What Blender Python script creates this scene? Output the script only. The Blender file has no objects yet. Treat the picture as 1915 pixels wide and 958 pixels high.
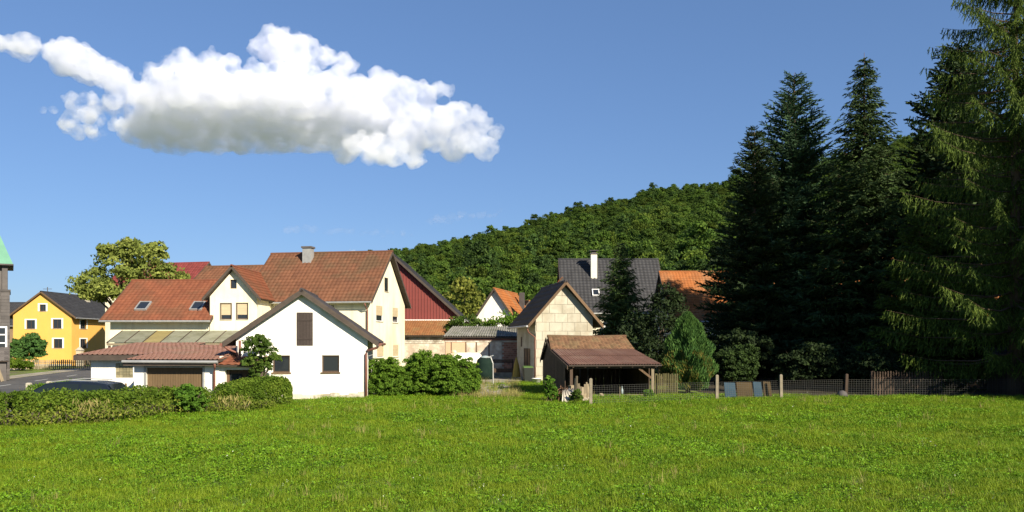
import bpy, bmesh, math, random
import numpy as np
rng = np.random.default_rng(7)
random.seed(7)
S = bpy.context.scene
COL = S.collection
R = math.radians

# ---------------------------------------------------------------- camera, sky, sun, exposure
H, F, HZ, CX = 2.4, 1500.0, 640.0, 957.5          # eye height (m), focal length and horizon in photo pixels
cam_d = bpy.data.cameras.new('camera')
cam = bpy.data.objects.new('camera', cam_d)
COL.objects.link(cam)
cam.location = (0, 0, H)
cam.rotation_euler = (R(90), 0, 0)
cam_d.sensor_width = 36
cam_d.lens = 36 * F / 1915
cam_d.shift_y = (HZ - 479) / 1915
cam_d.clip_start = 0.1
cam_d.clip_end = 9000
S.camera = cam

SUN_AZ, SUN_EL = 143, 29                           # degrees clockwise from +Y (view direction), elevation
W = bpy.data.worlds.new('World')
S.world = W
W.use_nodes = True
nt = W.node_tree
bg = nt.nodes['Background']
sky = nt.nodes.new('ShaderNodeTexSky')
sky.sky_type = 'NISHITA'
sky.sun_disc = False
sky.sun_elevation = R(SUN_EL)
sky.sun_rotation = R(SUN_AZ)
sky.air_density = 1.0
sky.dust_density = 0.15
sky.ozone_density = 3.0
soft = nt.nodes.new('ShaderNodeGamma')             # the photograph's soft contrast between zenith and horizon
soft.inputs['Gamma'].default_value = 0.62
tint = nt.nodes.new('ShaderNodeMix')
tint.data_type = 'RGBA'
tint.blend_type = 'MULTIPLY'
tint.inputs[0].default_value = 1.0
tint.inputs[7].default_value = (0.59, 0.80, 1.15, 1)
nt.links.new(sky.outputs[0], soft.inputs[0])
nt.links.new(soft.outputs[0], tint.inputs[6])
nt.links.new(tint.outputs[2], bg.inputs[0])
bg.inputs[1].default_value = 0.1

sun_d = bpy.data.lights.new('sun', 'SUN')
sun = bpy.data.objects.new('sun', sun_d)
COL.objects.link(sun)
sun_d.energy = 4.9
sun_d.angle = R(0.53)
sun_d.color = (1.0, 0.90, 0.73)
sun.location = (40, -40, 60)
sun.rotation_euler = (R(90 - SUN_EL), 0, R(180 - SUN_AZ))

S.view_settings.view_transform = 'Standard'
S.view_settings.look = 'None'
S.view_settings.exposure = 1.0
S.view_settings.gamma = 1
S.view_settings.use_curve_mapping = False
S.cycles.use_denoising = True
S.cycles.denoiser = 'OPENIMAGEDENOISE'
S.cycles.max_bounces = 14
S.cycles.volume_bounces = 10
S.cycles.volume_step_rate = 0.35
S.cycles.volume_max_steps = 256
S.cycles.transparent_max_bounces = 96

# ---------------------------------------------------------------- helpers
def at(px, py, Y):
    return np.array([(px - CX) / F * Y, Y, H + (HZ - py) / F * Y])

def tag(o, label=None, cat=None, group=None, kind=None):
    for k, v in (('label', label), ('category', cat), ('group', group), ('kind', kind)):
        if v:
            o[k] = v
    return o

def thing(name, label, cat, loc=(0, 0, 0), rz=0, group=None):
    o = bpy.data.objects.new(name, None)
    o.empty_display_size = 0.3
    COL.objects.link(o)
    o.location = [float(c) for c in loc]
    o.rotation_euler = (0, 0, R(rz))
    return tag(o, label, cat, group)

def link(name, me, parent=None):
    o = bpy.data.objects.new(name, me)
    COL.objects.link(o)
    if parent is not None:
        o.parent = parent
    return o

def np_mesh(name, V, Fc, rnd=None, m=None, parent=None, smooth=False, link_it=True):
    """mesh from numpy arrays, all faces with the same number of corners"""
    V = np.asarray(V, dtype=np.float32)
    Fc = np.asarray(Fc, dtype=np.int32)
    k = Fc.shape[1]
    me = bpy.data.meshes.new(name)
    me.vertices.add(len(V)); me.vertices.foreach_set('co', V.ravel())
    me.loops.add(Fc.size); me.loops.foreach_set('vertex_index', Fc.ravel())
    me.polygons.add(len(Fc)); me.polygons.foreach_set('loop_start', np.arange(0, Fc.size, k, dtype=np.int32))
    me.update(calc_edges=True)
    if rnd is not None:
        a = me.attributes.new('rnd', 'FLOAT', 'FACE')
        a.data.foreach_set('value', np.asarray(rnd, dtype=np.float32))
    if smooth:
        me.polygons.foreach_set('use_smooth', np.ones(len(Fc), dtype=bool))
    if m:
        me.materials.append(m)
    return link(name, me, parent) if link_it else bpy.data.objects.new(name, me)

class MB:
    """collects faces; build() makes ONE mesh object of them"""
    def __init__(s):
        s.v, s.f, s.r = [], [], []
    def poly(s, pts, rnd=None):
        i = len(s.v)
        s.v += [tuple(float(c) for c in p) for p in pts]
        s.f.append(list(range(i, i + len(pts))))
        s.r.append(random.random() if rnd is None else rnd)
    def hexa(s, p, rnd=None):
        """8 corners: 4 below, 4 above"""
        i = len(s.v)
        r = random.random() if rnd is None else rnd
        s.v += [tuple(float(c) for c in q) for q in p]
        for f in ((3, 2, 1, 0), (4, 5, 6, 7), (0, 1, 5, 4), (1, 2, 6, 5), (2, 3, 7, 6), (3, 0, 4, 7)):
            s.f.append([i + k for k in f]); s.r.append(r)
    def box(s, a, b, rnd=None):
        x0, y0, z0 = a; x1, y1, z1 = b
        s.hexa([(x0, y0, z0), (x1, y0, z0), (x1, y1, z0), (x0, y1, z0), (x0, y0, z1), (x1, y0, z1), (x1, y1, z1), (x0, y1, z1)], rnd)
    def bar(s, p, q, w, h=None, rnd=None):
        """square bar between two points"""
        p, q = np.array(p, float), np.array(q, float)
        h = h or w
        d = (q - p) / np.linalg.norm(q - p)
        up = np.array([0, 0, 1.0]) if abs(d[2]) < 0.9 else np.array([0, 1.0, 0])
        a = np.cross(d, up); a /= np.linalg.norm(a)
        b = np.cross(a, d)
        c = [-a * w / 2 - b * h / 2, a * w / 2 - b * h / 2, a * w / 2 + b * h / 2, -a * w / 2 + b * h / 2]
        s.hexa([p + k for k in c] + [q + k for k in c], rnd)
    def tube(s, pts, rad, n=8, rnd=None):
        pts = [np.array(p, float) for p in pts]
        rad = rad if hasattr(rad, '__len__') else [rad] * len(pts)
        r = random.random() if rnd is None else rnd
        i0 = len(s.v)
        for k, p in enumerate(pts):
            d = pts[min(k + 1, len(pts) - 1)] - pts[max(k - 1, 0)]
            d = d / (np.linalg.norm(d) + 1e-9)
            up = np.array([0, 0, 1.0]) if abs(d[2]) < 0.8 else np.array([1.0, 0, 0])
            a = np.cross(d, up); a /= np.linalg.norm(a)
            b = np.cross(a, d)
            for j in range(n):
                t = 2 * math.pi * j / n
                s.v.append(tuple(p + rad[k] * (math.cos(t) * a + math.sin(t) * b)))
        for k in range(len(pts) - 1):
            for j in range(n):
                a0, a1 = i0 + k * n + j, i0 + k * n + (j + 1) % n
                s.f.append([a0, a1, a1 + n, a0 + n]); s.r.append(r)
        s.f.append([i0 + j for j in range(n)][::-1]); s.r.append(r)
        e = i0 + (len(pts) - 1) * n
        s.f.append([e + j for j in range(n)]); s.r.append(r)
    def lathe(s, prof, c=(0, 0, 0), n=16, axis='z'):
        i0 = len(s.v)
        for (r, z) in prof:
            for j in range(n):
                t = 2 * math.pi * j / n
                p = (r * math.cos(t), r * math.sin(t), z)
                p = p if axis == 'z' else ((z, p[0], p[1]) if axis == 'x' else (p[0], z, p[1]))
                s.v.append((p[0] + c[0], p[1] + c[1], p[2] + c[2]))
        for k in range(len(prof) - 1):
            for j in range(n):
                a0, a1 = i0 + k * n + j, i0 + k * n + (j + 1) % n
                s.f.append([a0, a1, a1 + n, a0 + n]); s.r.append(0.5)
        s.f.append([i0 + j for j in range(n)][::-1]); s.r.append(0.5)
        e = i0 + (len(prof) - 1) * n
        s.f.append([e + j for j in range(n)]); s.r.append(0.5)
    def mesh(s, name, m=None, smooth=False):
        me = bpy.data.meshes.new(name)
        me.from_pydata(s.v, [], s.f)
        a = me.attributes.new('rnd', 'FLOAT', 'FACE')
        a.data.foreach_set('value', np.array(s.r, dtype=np.float32))
        if smooth:
            me.polygons.foreach_set('use_smooth', np.ones(len(s.f), dtype=bool))
        if m:
            me.materials.append(m)
        me.update()
        return me
    def build(s, name, m, parent=None, smooth=False, bevel=0):
        o = link(name, s.mesh(name, m, smooth), parent)
        if bevel:
            b = o.modifiers.new('bevel', 'BEVEL'); b.width = bevel; b.segments = 2; b.limit_method = 'ANGLE'
        return o

def ss(x):
    x = np.clip(x, 0, 1)
    return x * x * (3 - 2 * x)

# ---------------------------------------------------------------- materials
def mat(name, c1, c2=None, scale=3.0, rough=0.85, spec=0.25, bump=0.0, bscale=60.0, rnd=0.0, stretch=(1, 1, 1),
        trans=0.0, metal=0.0, world=False, c3=None, s3=0.5, lo=0.35, hi=0.65, irnd=0.0, rndcol=None, streak=0.0):
    """c1-c2 mixed by noise; c3 large patches; rnd: brightness spread of the pieces; rndcol: second colour some pieces take"""
    m = bpy.data.materials.new(name)
    m.use_nodes = True
    t = m.node_tree
    N, L = t.nodes, t.links
    p = N['Principled BSDF']
    p.inputs['Roughness'].default_value = rough
    p.inputs['Specular IOR Level'].default_value = spec
    p.inputs['Metallic'].default_value = metal
    if world:
        g = N.new('ShaderNodeNewGeometry'); co = g.outputs['Position']
    else:
        g = N.new('ShaderNodeTexCoord'); co = g.outputs['Object']
    if stretch != (1, 1, 1):
        mp = N.new('ShaderNodeMapping'); mp.inputs['Scale'].default_value = stretch
        L.new(co, mp.inputs[0]); co = mp.outputs[0]
    def noise(sc, det=5.0, lo_=lo, hi_=hi):
        n = N.new('ShaderNodeTexNoise'); n.inputs['Scale'].default_value = sc; n.inputs['Detail'].default_value = det
        n.inputs['Roughness'].default_value = 0.6
        L.new(co, n.inputs['Vector'])
        r = N.new('ShaderNodeMapRange'); r.inputs[1].default_value = lo_; r.inputs[2].default_value = hi_
        L.new(n.outputs['Fac'], r.inputs[0])
        return r.outputs[0]
    def mix(f, a, b):
        x = N.new('ShaderNodeMix'); x.data_type = 'RGBA'
        if isinstance(f, float): x.inputs[0].default_value = f
        else: L.new(f, x.inputs[0])
        for k, c in ((6, a), (7, b)):
            if isinstance(c, tuple): x.inputs[k].default_value = (*c, 1)
            else: L.new(c, x.inputs[k])
        return x.outputs[2]
    col = c1
    if c2: col = mix(noise(scale), c1, c2)
    if c3: col = mix(noise(s3, 3.0, 0.48, 0.62), col, c3)
    if streak:
        mp = N.new('ShaderNodeMapping'); mp.inputs['Scale'].default_value = (2.2, 2.2, 0.16)
        L.new(g.outputs['Object'], mp.inputs[0])
        n = N.new('ShaderNodeTexNoise'); n.inputs['Scale'].default_value = 1.0; n.inputs['Detail'].default_value = 6; n.inputs['Roughness'].default_value = 0.65
        L.new(mp.outputs[0], n.inputs['Vector'])
        r = N.new('ShaderNodeMapRange'); r.inputs[1].default_value = 0.5; r.inputs[2].default_value = 0.78; r.inputs[4].default_value = streak
        L.new(n.outputs['Fac'], r.inputs[0])
        col = mix(r.outputs[0], col, (0.34, 0.28, 0.19))
    att = None
    if rnd or rndcol:
        att = N.new('ShaderNodeAttribute'); att.attribute_name = 'rnd'
    if rndcol:
        r = N.new('ShaderNodeMapRange'); r.inputs[1].default_value = 0.55; r.inputs[2].default_value = 1.0
        L.new(att.outputs['Fac'], r.inputs[0])
        col = mix(r.outputs[0], col, rndcol)
    if rnd or irnd:
        h = N.new('ShaderNodeHueSaturation')
        if isinstance(col, tuple): h.inputs['Color'].default_value = (*col, 1)
        else: L.new(col, h.inputs['Color'])
        val = None
        for src, amt in ((att.outputs['Fac'] if att else None, rnd), ('inst', irnd)):
            if not amt: continue
            if src == 'inst':
                oi = N.new('ShaderNodeObjectInfo'); src = oi.outputs['Random']
            r = N.new('ShaderNodeMapRange'); r.inputs[3].default_value = 1 - amt; r.inputs[4].default_value = 1 + amt
            L.new(src, r.inputs[0])
            if val is None: val = r.outputs[0]
            else:
                q = N.new('ShaderNodeMath'); q.operation = 'MULTIPLY'; L.new(val, q.inputs[0]); L.new(r.outputs[0], q.inputs[1]); val = q.outputs[0]
        L.new(val, h.inputs['Value'])
        col = h.outputs[0]
    if isinstance(col, tuple): p.inputs['Base Color'].default_value = (*col, 1)
    else: L.new(col, p.inputs['Base Color'])
    if bump:
        n = N.new('ShaderNodeTexNoise'); n.inputs['Scale'].default_value = bscale; n.inputs['Detail'].default_value = 6
        L.new(co, n.inputs['Vector'])
        b = N.new('ShaderNodeBump'); b.inputs['Strength'].default_value = bump; b.inputs['Distance'].default_value = 0.03
        L.new(n.outputs['Fac'], b.inputs['Height']); L.new(b.outputs[0], p.inputs['Normal'])
    if trans:
        tr = N.new('ShaderNodeBsdfTranslucent')
        if isinstance(col, tuple): tr.inputs[0].default_value = (*col, 1)
        else: L.new(col, tr.inputs[0])
        mx = N.new('ShaderNodeMixShader'); mx.inputs[0].default_value = trans
        L.new(p.outputs[0], mx.inputs[1]); L.new(tr.outputs[0], mx.inputs[2])
        L.new(mx.outputs[0], N['Material Output'].inputs[0])
    return m

M = {}
M['meadow'] = mat('meadow', (0.11, 0.17, 0.018), (0.14, 0.18, 0.03), 0.6, bump=0.6, bscale=8, world=True, c3=(0.12, 0.11, 0.045), s3=0.25)
M['grass'] = mat('grass', (0.155, 0.262, 0.008), (0.215, 0.295, 0.012), 0.35, rough=0.6, rnd=0.28, irnd=0.2, trans=0.42, world=True, c3=(0.12, 0.24, 0.008), s3=0.9, rndcol=(0.22, 0.27, 0.025))
M['drygrass'] = mat('dry_grass', (0.30, 0.25, 0.09), (0.22, 0.22, 0.06), 2, rough=0.7, rnd=0.3, irnd=0.2, trans=0.3)
M['clover'] = mat('clover', (0.11, 0.225, 0.009), (0.14, 0.255, 0.012), 2, rough=0.55, rnd=0.35, irnd=0.25, trans=0.3, world=True)
M['petal'] = mat('white_petal', (0.75, 0.75, 0.68), rough=0.7, trans=0.2)
M['asphalt'] = mat('asphalt', (0.085, 0.082, 0.078), (0.11, 0.105, 0.10), 2.5, bump=0.3, bscale=30, c3=(0.07, 0.07, 0.07), s3=0.4)
M['gravel'] = mat('pale_gravel', (0.36, 0.32, 0.25), (0.27, 0.24, 0.19), 4, bump=0.5, bscale=40, c3=(0.22, 0.21, 0.12), s3=0.7)
M['shade_soil'] = mat('shade_floor', (0.035, 0.026, 0.016), (0.05, 0.04, 0.02), 1.5, bump=0.5, bscale=15, world=True)  # near-black soil colour standing in for shade under the conifers
M['paint'] = mat('road_paint', (0.7, 0.7, 0.66), (0.5, 0.5, 0.48), 12)
M['white'] = mat('white_render', (0.80, 0.78, 0.72), (0.74, 0.72, 0.65), 1.2, bump=0.25, bscale=25, c3=(0.70, 0.67, 0.58), s3=0.35, streak=0.35)
M['cream'] = mat('cream_render', (0.78, 0.72, 0.54), (0.71, 0.65, 0.48), 0.9, bump=0.25, bscale=25, c3=(0.68, 0.60, 0.42), s3=0.3, streak=0.45)
M['yellow'] = mat('yellow_render', (0.70, 0.385, 0.088), (0.66, 0.36, 0.082), 1.0, bump=0.2, bscale=25, streak=0.2)
M['plinth'] = mat('rough_plinth', (0.42, 0.38, 0.30), (0.60, 0.56, 0.48), 3.0, bump=0.8, bscale=12, c3=(0.28, 0.24, 0.18), s3=1.6)
M['tile_red'] = mat('red_clay_tile', (0.19, 0.066, 0.032), (0.15, 0.050, 0.026), 1.2, rough=0.75, rnd=0.10, bump=0.2, bscale=30, c3=(0.14, 0.058, 0.03), s3=0.5)
M['tile_brown'] = mat('weathered_brown_tile', (0.165, 0.072, 0.038), (0.125, 0.054, 0.03), 0.9, rough=0.8, rnd=0.12, bump=0.3, bscale=30, c3=(0.11, 0.062, 0.034), s3=0.4)
M['tile_orange'] = mat('orange_clay_tile', (0.33, 0.115, 0.03), (0.26, 0.088, 0.026), 1.0, rough=0.8, rnd=0.12, bump=0.3, bscale=30, c3=(0.26, 0.12, 0.05), s3=0.4)
M['tile_moss'] = mat('mossy_brown_tile', (0.155, 0.085, 0.046), (0.115, 0.064, 0.036), 2.0, rough=0.9, rnd=0.25, bump=0.5, bscale=20, c3=(0.13, 0.085, 0.045), s3=2.2)
M['tile_black'] = mat('anthracite_tile', (0.028, 0.028, 0.031), (0.036, 0.036, 0.039), 1.0, rough=0.65, rnd=0.15, spec=0.25)
M['tile_ochre'] = mat('ochre_clay_tile', (0.22, 0.095, 0.036), (0.17, 0.075, 0.03), 1.0, rough=0.85, rnd=0.12, c3=(0.19, 0.11, 0.045), s3=0.8)
M['tile_wine'] = mat('wine_red_tile', (0.20, 0.045, 0.04), (0.17, 0.04, 0.035), 1.0, rough=0.6, rnd=0.2)
M['sheet_brown'] = mat('red_brown_sheet', (0.27, 0.135, 0.09), (0.22, 0.115, 0.075), 1.2, rough=0.6, spec=0.4, rnd=0.1, c3=(0.24, 0.14, 0.09), s3=0.6)
M['sheet_rust'] = mat('rusty_brown_sheet', (0.19, 0.10, 0.066), (0.155, 0.08, 0.052), 1.2, rough=0.7, rnd=0.1, c3=(0.21, 0.125, 0.085), s3=0.8)
M['sheet_grey'] = mat('grey_fibre_cement', (0.21, 0.20, 0.175), (0.15, 0.145, 0.125), 1.5, rough=0.9, c3=(0.12, 0.12, 0.09), s3=1.0, rnd=0.1)
M['sheet_dark'] = mat('dark_fibre_cement', (0.055, 0.047, 0.047), (0.04, 0.036, 0.036), 1.5, rough=0.75, rnd=0.15)
M['barn_red'] = mat('oxide_red_sheet', (0.17, 0.038, 0.032), (0.15, 0.034, 0.028), 1.0, rough=0.6, spec=0.35, rnd=0.05)
M['panel'] = mat('aged_cement_panel', (0.455, 0.42, 0.335), (0.40, 0.37, 0.295), 1.3, rough=0.9, rnd=0.06, bump=0.15, bscale=30, c3=(0.33, 0.30, 0.23), s3=0.8, streak=0.5)
M['joint'] = mat('grey_joint', (0.33, 0.30, 0.235), rough=0.95)
M['plaster_pink'] = mat('salmon_plaster', (0.56, 0.36, 0.23), (0.50, 0.33, 0.21), 2.0, bump=0.2, bscale=20, rnd=0.05)
M['plaster_grey'] = mat('flaking_plaster', (0.50, 0.42, 0.32), (0.36, 0.29, 0.22), 1.6, bump=0.4, bscale=15, c3=(0.62, 0.56, 0.45), s3=1.1)
M['brick'] = mat('old_brick', (0.40, 0.20, 0.13), (0.30, 0.15, 0.10), 3, rnd=0.3, bump=0.3, bscale=20)
M['stone'] = mat('field_stone', (0.42, 0.36, 0.26), (0.30, 0.25, 0.18), 2, rnd=0.35, bump=0.5, bscale=14)
M['mortar'] = mat('mortar', (0.45, 0.40, 0.32), (0.36, 0.32, 0.25), 3, rough=0.95)
M['wood_dark'] = mat('dark_timber', (0.075, 0.05, 0.034), (0.05, 0.034, 0.024), 3, stretch=(6, 6, 0.6), rnd=0.3, bump=0.2)
M['wood_brown'] = mat('brown_timber', (0.15, 0.095, 0.055), (0.11, 0.07, 0.04), 3, stretch=(6, 6, 0.6), rnd=0.2, bump=0.2)
M['wood_barn'] = mat('weathered_boards', (0.26, 0.18, 0.10), (0.17, 0.115, 0.07), 3, stretch=(6, 6, 0.6), rnd=0.3, bump=0.2)
M['wood_grey'] = mat('grey_timber', (0.25, 0.20, 0.13), (0.18, 0.145, 0.095), 4, stretch=(6, 6, 0.8), rnd=0.3, bump=0.2)
M['wood_green'] = mat('lichened_pickets', (0.10, 0.088, 0.035), (0.07, 0.062, 0.028), 4, rnd=0.3)
M['fascia'] = mat('grey_brown_fascia', (0.075, 0.058, 0.046), (0.055, 0.043, 0.035), 4, stretch=(1, 1, 1), rough=0.8)
M['shutter_dark'] = mat('umber_shutter', (0.055, 0.042, 0.036), (0.043, 0.033, 0.029), 5, stretch=(1, 1, 6), rnd=0.12)
M['door_brown'] = mat('garage_door_brown', (0.135, 0.09, 0.046), (0.115, 0.078, 0.04), 3, stretch=(4, 4, 1), rough=0.6, rnd=0.06)
M['blind'] = mat('beige_roller_blind', (0.56, 0.46, 0.30), (0.52, 0.42, 0.27), 3, rough=0.7, rnd=0.05)
M['frame_white'] = mat('white_frame', (0.72, 0.71, 0.68), rough=0.5)
M['frame_dark'] = mat('dark_frame', (0.07, 0.045, 0.03), rough=0.6)
M['glass'] = mat('window_pane', (0.018, 0.022, 0.028), rough=0.06, spec=0.6)
M['glassblock'] = mat('glass_block', (0.28, 0.24, 0.14), (0.20, 0.18, 0.11), 5, rough=0.25, spec=0.6, rnd=0.25)
M['concrete'] = mat('concrete', (0.42, 0.38, 0.30), (0.33, 0.30, 0.24), 4, bump=0.4, bscale=30, c3=(0.25, 0.24, 0.17), s3=2)
M['zinc'] = mat('zinc', (0.40, 0.40, 0.38), (0.32, 0.32, 0.31), 3, rough=0.5, metal=0.4)
M['copper_pipe'] = mat('red_brown_pipe', (0.20, 0.085, 0.06), (0.16, 0.07, 0.05), 3, rough=0.5)
M['patina'] = mat('copper_patina', (0.12, 0.28, 0.19), (0.10, 0.24, 0.165), 1.5, rough=0.7)
M['slate'] = mat('dark_slate', (0.095, 0.085, 0.08), (0.07, 0.063, 0.06), 2, rough=0.7, rnd=0.25)
M['canopy'] = mat('weathered_corrugated_sheet', (0.27, 0.27, 0.20), (0.22, 0.22, 0.165), 1.5, rough=0.5, spec=0.4, rnd=0.12, trans=0.25, c3=(0.19, 0.19, 0.13), s3=1.3)
M['canopy_y'] = mat('yellowed_corrugated_sheet', (0.33, 0.27, 0.12), (0.27, 0.22, 0.10), 1.5, rough=0.5, trans=0.25)
M['chim'] = mat('cream_chimney', (0.70, 0.66, 0.52), (0.62, 0.58, 0.46), 2, bump=0.2)
M['car'] = mat('dark_blue_paint', (0.008, 0.012, 0.02), rough=0.3, spec=0.4)
M['carglass'] = mat('car_glass', (0.012, 0.018, 0.02), rough=0.15, spec=0.3)
M['tyre'] = mat('tyre', (0.015, 0.015, 0.015), rough=0.9)
M['chrome'] = mat('alloy', (0.5, 0.5, 0.5), rough=0.3, metal=0.8)
M['redlight'] = mat('tail_lamp_red', (0.45, 0.015, 0.01), rough=0.15, spec=0.6)
M['bark'] = mat('bark', (0.10, 0.075, 0.052), (0.065, 0.05, 0.036), 6, stretch=(4, 4, 1), bump=0.6, bscale=20)
M['barkr'] = mat('conifer_bark', (0.13, 0.085, 0.055), (0.08, 0.055, 0.038), 6, stretch=(4, 4, 1), bump=0.6, bscale=20)
def leafmat(name, a, b, alt, rnd=0.3, trans=0.3, scale=0.7, irnd=0.0):
    return mat(name, a, b, scale, rough=0.7, rnd=rnd, trans=trans, rndcol=alt, irnd=irnd, spec=0.15)
M['leaf_walnut'] = leafmat('yellow_green_leaf', (0.225, 0.265, 0.055), (0.175, 0.22, 0.046), (0.29, 0.31, 0.075), trans=0.42)
M['leaf_pale'] = leafmat('pale_green_leaf', (0.19, 0.215, 0.036), (0.15, 0.175, 0.03), (0.24, 0.24, 0.05), trans=0.4)
M['leaf_bush'] = leafmat('fresh_green_leaf', (0.105, 0.195, 0.018), (0.085, 0.165, 0.016), (0.15, 0.23, 0.026), trans=0.4)
M['leaf_hedge'] = leafmat('hedge_leaf', (0.10, 0.165, 0.014), (0.075, 0.135, 0.012), (0.145, 0.19, 0.022), scale=1.2, trans=0.4)
M['leaf_weed'] = leafmat('weedy_leaf', (0.165, 0.22, 0.024), (0.125, 0.18, 0.02), (0.24, 0.24, 0.045), scale=1.2, trans=0.4)
M['leaf_lush'] = leafmat('lush_leaf', (0.06, 0.145, 0.014), (0.08, 0.16, 0.016), (0.11, 0.18, 0.02))
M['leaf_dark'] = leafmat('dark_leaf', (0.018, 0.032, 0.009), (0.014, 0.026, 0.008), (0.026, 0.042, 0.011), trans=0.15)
M['leaf_apple'] = leafmat('apple_leaf', (0.07, 0.125, 0.018), (0.055, 0.10, 0.016), (0.11, 0.155, 0.024), trans=0.4)
M['leaf_weep'] = leafmat('dark_green_leaf', (0.03, 0.055, 0.012), (0.024, 0.045, 0.01), (0.045, 0.075, 0.016), trans=0.15)  # dark foliage of the weeping shrub, barely translucent
M['forest'] = leafmat('forest_leaf', (0.066, 0.12, 0.016), (0.05, 0.095, 0.016), (0.10, 0.145, 0.02), scale=0.25, irnd=0.4, trans=0.4)
M['forest_light'] = leafmat('beech_leaf', (0.092, 0.14, 0.018), (0.07, 0.112, 0.016), (0.125, 0.165, 0.022), scale=0.25, irnd=0.3, trans=0.4)
M['forest_dark'] = leafmat('oak_leaf', (0.05, 0.095, 0.02), (0.038, 0.075, 0.018), (0.075, 0.12, 0.022), scale=0.25, irnd=0.3, trans=0.35)
M['needle_blue'] = leafmat('blue_green_needle', (0.040, 0.080, 0.036), (0.030, 0.062, 0.028), (0.064, 0.115, 0.05), trans=0.1)
M['needle'] = leafmat('green_needle', (0.042, 0.072, 0.022), (0.03, 0.056, 0.018), (0.065, 0.10, 0.028), trans=0.1)
M['needle_mid'] = leafmat('mid_green_needle', (0.055, 0.095, 0.026), (0.04, 0.075, 0.022), (0.085, 0.13, 0.032), trans=0.15)
M['needle_dark'] = leafmat('dark_needle', (0.026, 0.047, 0.016), (0.019, 0.036, 0.013), (0.042, 0.066, 0.02), trans=0.1)
M['needle_larch'] = leafmat('larch_needle', (0.075, 0.118, 0.018), (0.055, 0.09, 0.015), (0.115, 0.155, 0.025), trans=0.3)
M['thuja'] = leafmat('thuja_scale_leaf', (0.045, 0.11, 0.028), (0.058, 0.122, 0.024), (0.08, 0.15, 0.032), trans=0.2)
M['thuja_old'] = leafmat('yellowed_thuja', (0.10, 0.105, 0.018), (0.065, 0.085, 0.016), (0.15, 0.115, 0.025), trans=0.2)
M['tank'] = mat('white_tank_paint', (0.78, 0.76, 0.66), (0.70, 0.66, 0.54), 2, rough=0.5, c3=(0.60, 0.42, 0.26), s3=0.9)
M['tarp_green'] = mat('dark_green_tarp', (0.008, 0.018, 0.014), (0.012, 0.024, 0.018), 3, rough=0.9, spec=0.08)
M['tarp_pale'] = mat('pale_blue_tarp', (0.30, 0.36, 0.36), (0.24, 0.30, 0.30), 3, rough=0.5)
M['bin'] = mat('dark_bin_plastic', (0.022, 0.026, 0.022), rough=0.5)
M['binlid'] = mat('green_bin_lid', (0.07, 0.13, 0.03), rough=0.5)
M['yellowcloth'] = mat('mustard_cloth', (0.40, 0.28, 0.06), (0.32, 0.22, 0.05), 4)
M['blue'] = mat('blue_board', (0.012, 0.04, 0.065), (0.01, 0.032, 0.052), 2, rough=0.6)  # kept very dark: the boards' shade is put into this colour
M['ochre'] = mat('ochre_board', (0.055, 0.036, 0.014), (0.04, 0.027, 0.011), 2)  # darkened like the blue, with the shade in the colour
M['post'] = mat('weathered_post_concrete', (0.24, 0.205, 0.145), (0.18, 0.155, 0.11), 5, bump=0.4, bscale=30)
M['wire'] = mat('galvanised_wire', (0.10, 0.10, 0.09), rough=0.6, metal=0.3)
M['yellowpipe'] = mat('ochre_vent', (0.45, 0.30, 0.06), rough=0.6)

# ---------------------------------------------------------------- terrain
def ground_z(x, y):
    x = np.asarray(x, float); y = np.asarray(y, float)
    hy = 22.3 + np.maximum(0, x + 15.5) * 1.24
    dip = -0.55 * ss((-x - 11.9) / 1.8) * ss((y - hy - 1.2) / 3.0)
    near = ss((34 - y) / 8)
    bump = near * (0.035 * np.sin(x * 0.9 + 1.3 * np.sin(y * 0.35)) + 0.03 * np.sin(y * 1.1 + 0.7 * x))
    rim = 0.06 * np.exp(-((y - 31.5) / 1.6) ** 2) * ss((x - 2) / 3)
    return dip + bump + rim

def axis_pts(lo, hi, step, far):
    a = [hi]
    d = step
    while a[-1] < far:
        d *= 1.35; a.append(a[-1] + d)
    b = [lo]
    d = step
    while b[-1] > -far:
        d *= 1.35; b.append(b[-1] - d)
    return np.array(b[:0:-1] + list(np.arange(lo, hi, step)) + a)

xs, ys = axis_pts(-60, 40, 0.7, 2500), axis_pts(-12, 95, 0.7, 2500)
GX, GY = np.meshgrid(xs, ys)
V = np.stack([GX, GY, ground_z(GX, GY)], -1).reshape(-1, 3)
nx, ny = len(xs), len(ys)
I = (np.arange(ny - 1)[:, None] * nx + np.arange(nx - 1)[None, :]).ravel()
tag(np_mesh('ground', V, np.stack([I, I + 1, I + nx + 1, I + nx], 1), m=M['meadow'], smooth=True),
    'green meadow ground with village land behind', 'meadow', kind='structure')

def strip(name, left, right, m, dz, label, cat, n=24):
    """sheet between two polylines, laid on the ground"""
    def res(pl):
        pl = np.array(pl, float)
        d = np.r_[0, np.cumsum(np.linalg.norm(np.diff(pl, axis=0), axis=1))]
        t = np.linspace(0, d[-1], n)
        return np.stack([np.interp(t, d, pl[:, 0]), np.interp(t, d, pl[:, 1])], 1)
    a, b = res(left), res(right)
    k = 8
    f = np.linspace(0, 1, k)[:, None, None]
    P = a[None] * (1 - f) + b[None] * f
    V = np.concatenate([P, (ground_z(P[..., 0], P[..., 1]) + dz)[..., None]], -1).reshape(-1, 3)
    I = (np.arange(k - 1)[:, None] * n + np.arange(n - 1)[None, :]).ravel()
    return tag(np_mesh(name, V, np.stack([I, I + 1, I + n + 1, I + n], 1), m=m, smooth=True), label, cat, kind='structure')

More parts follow.
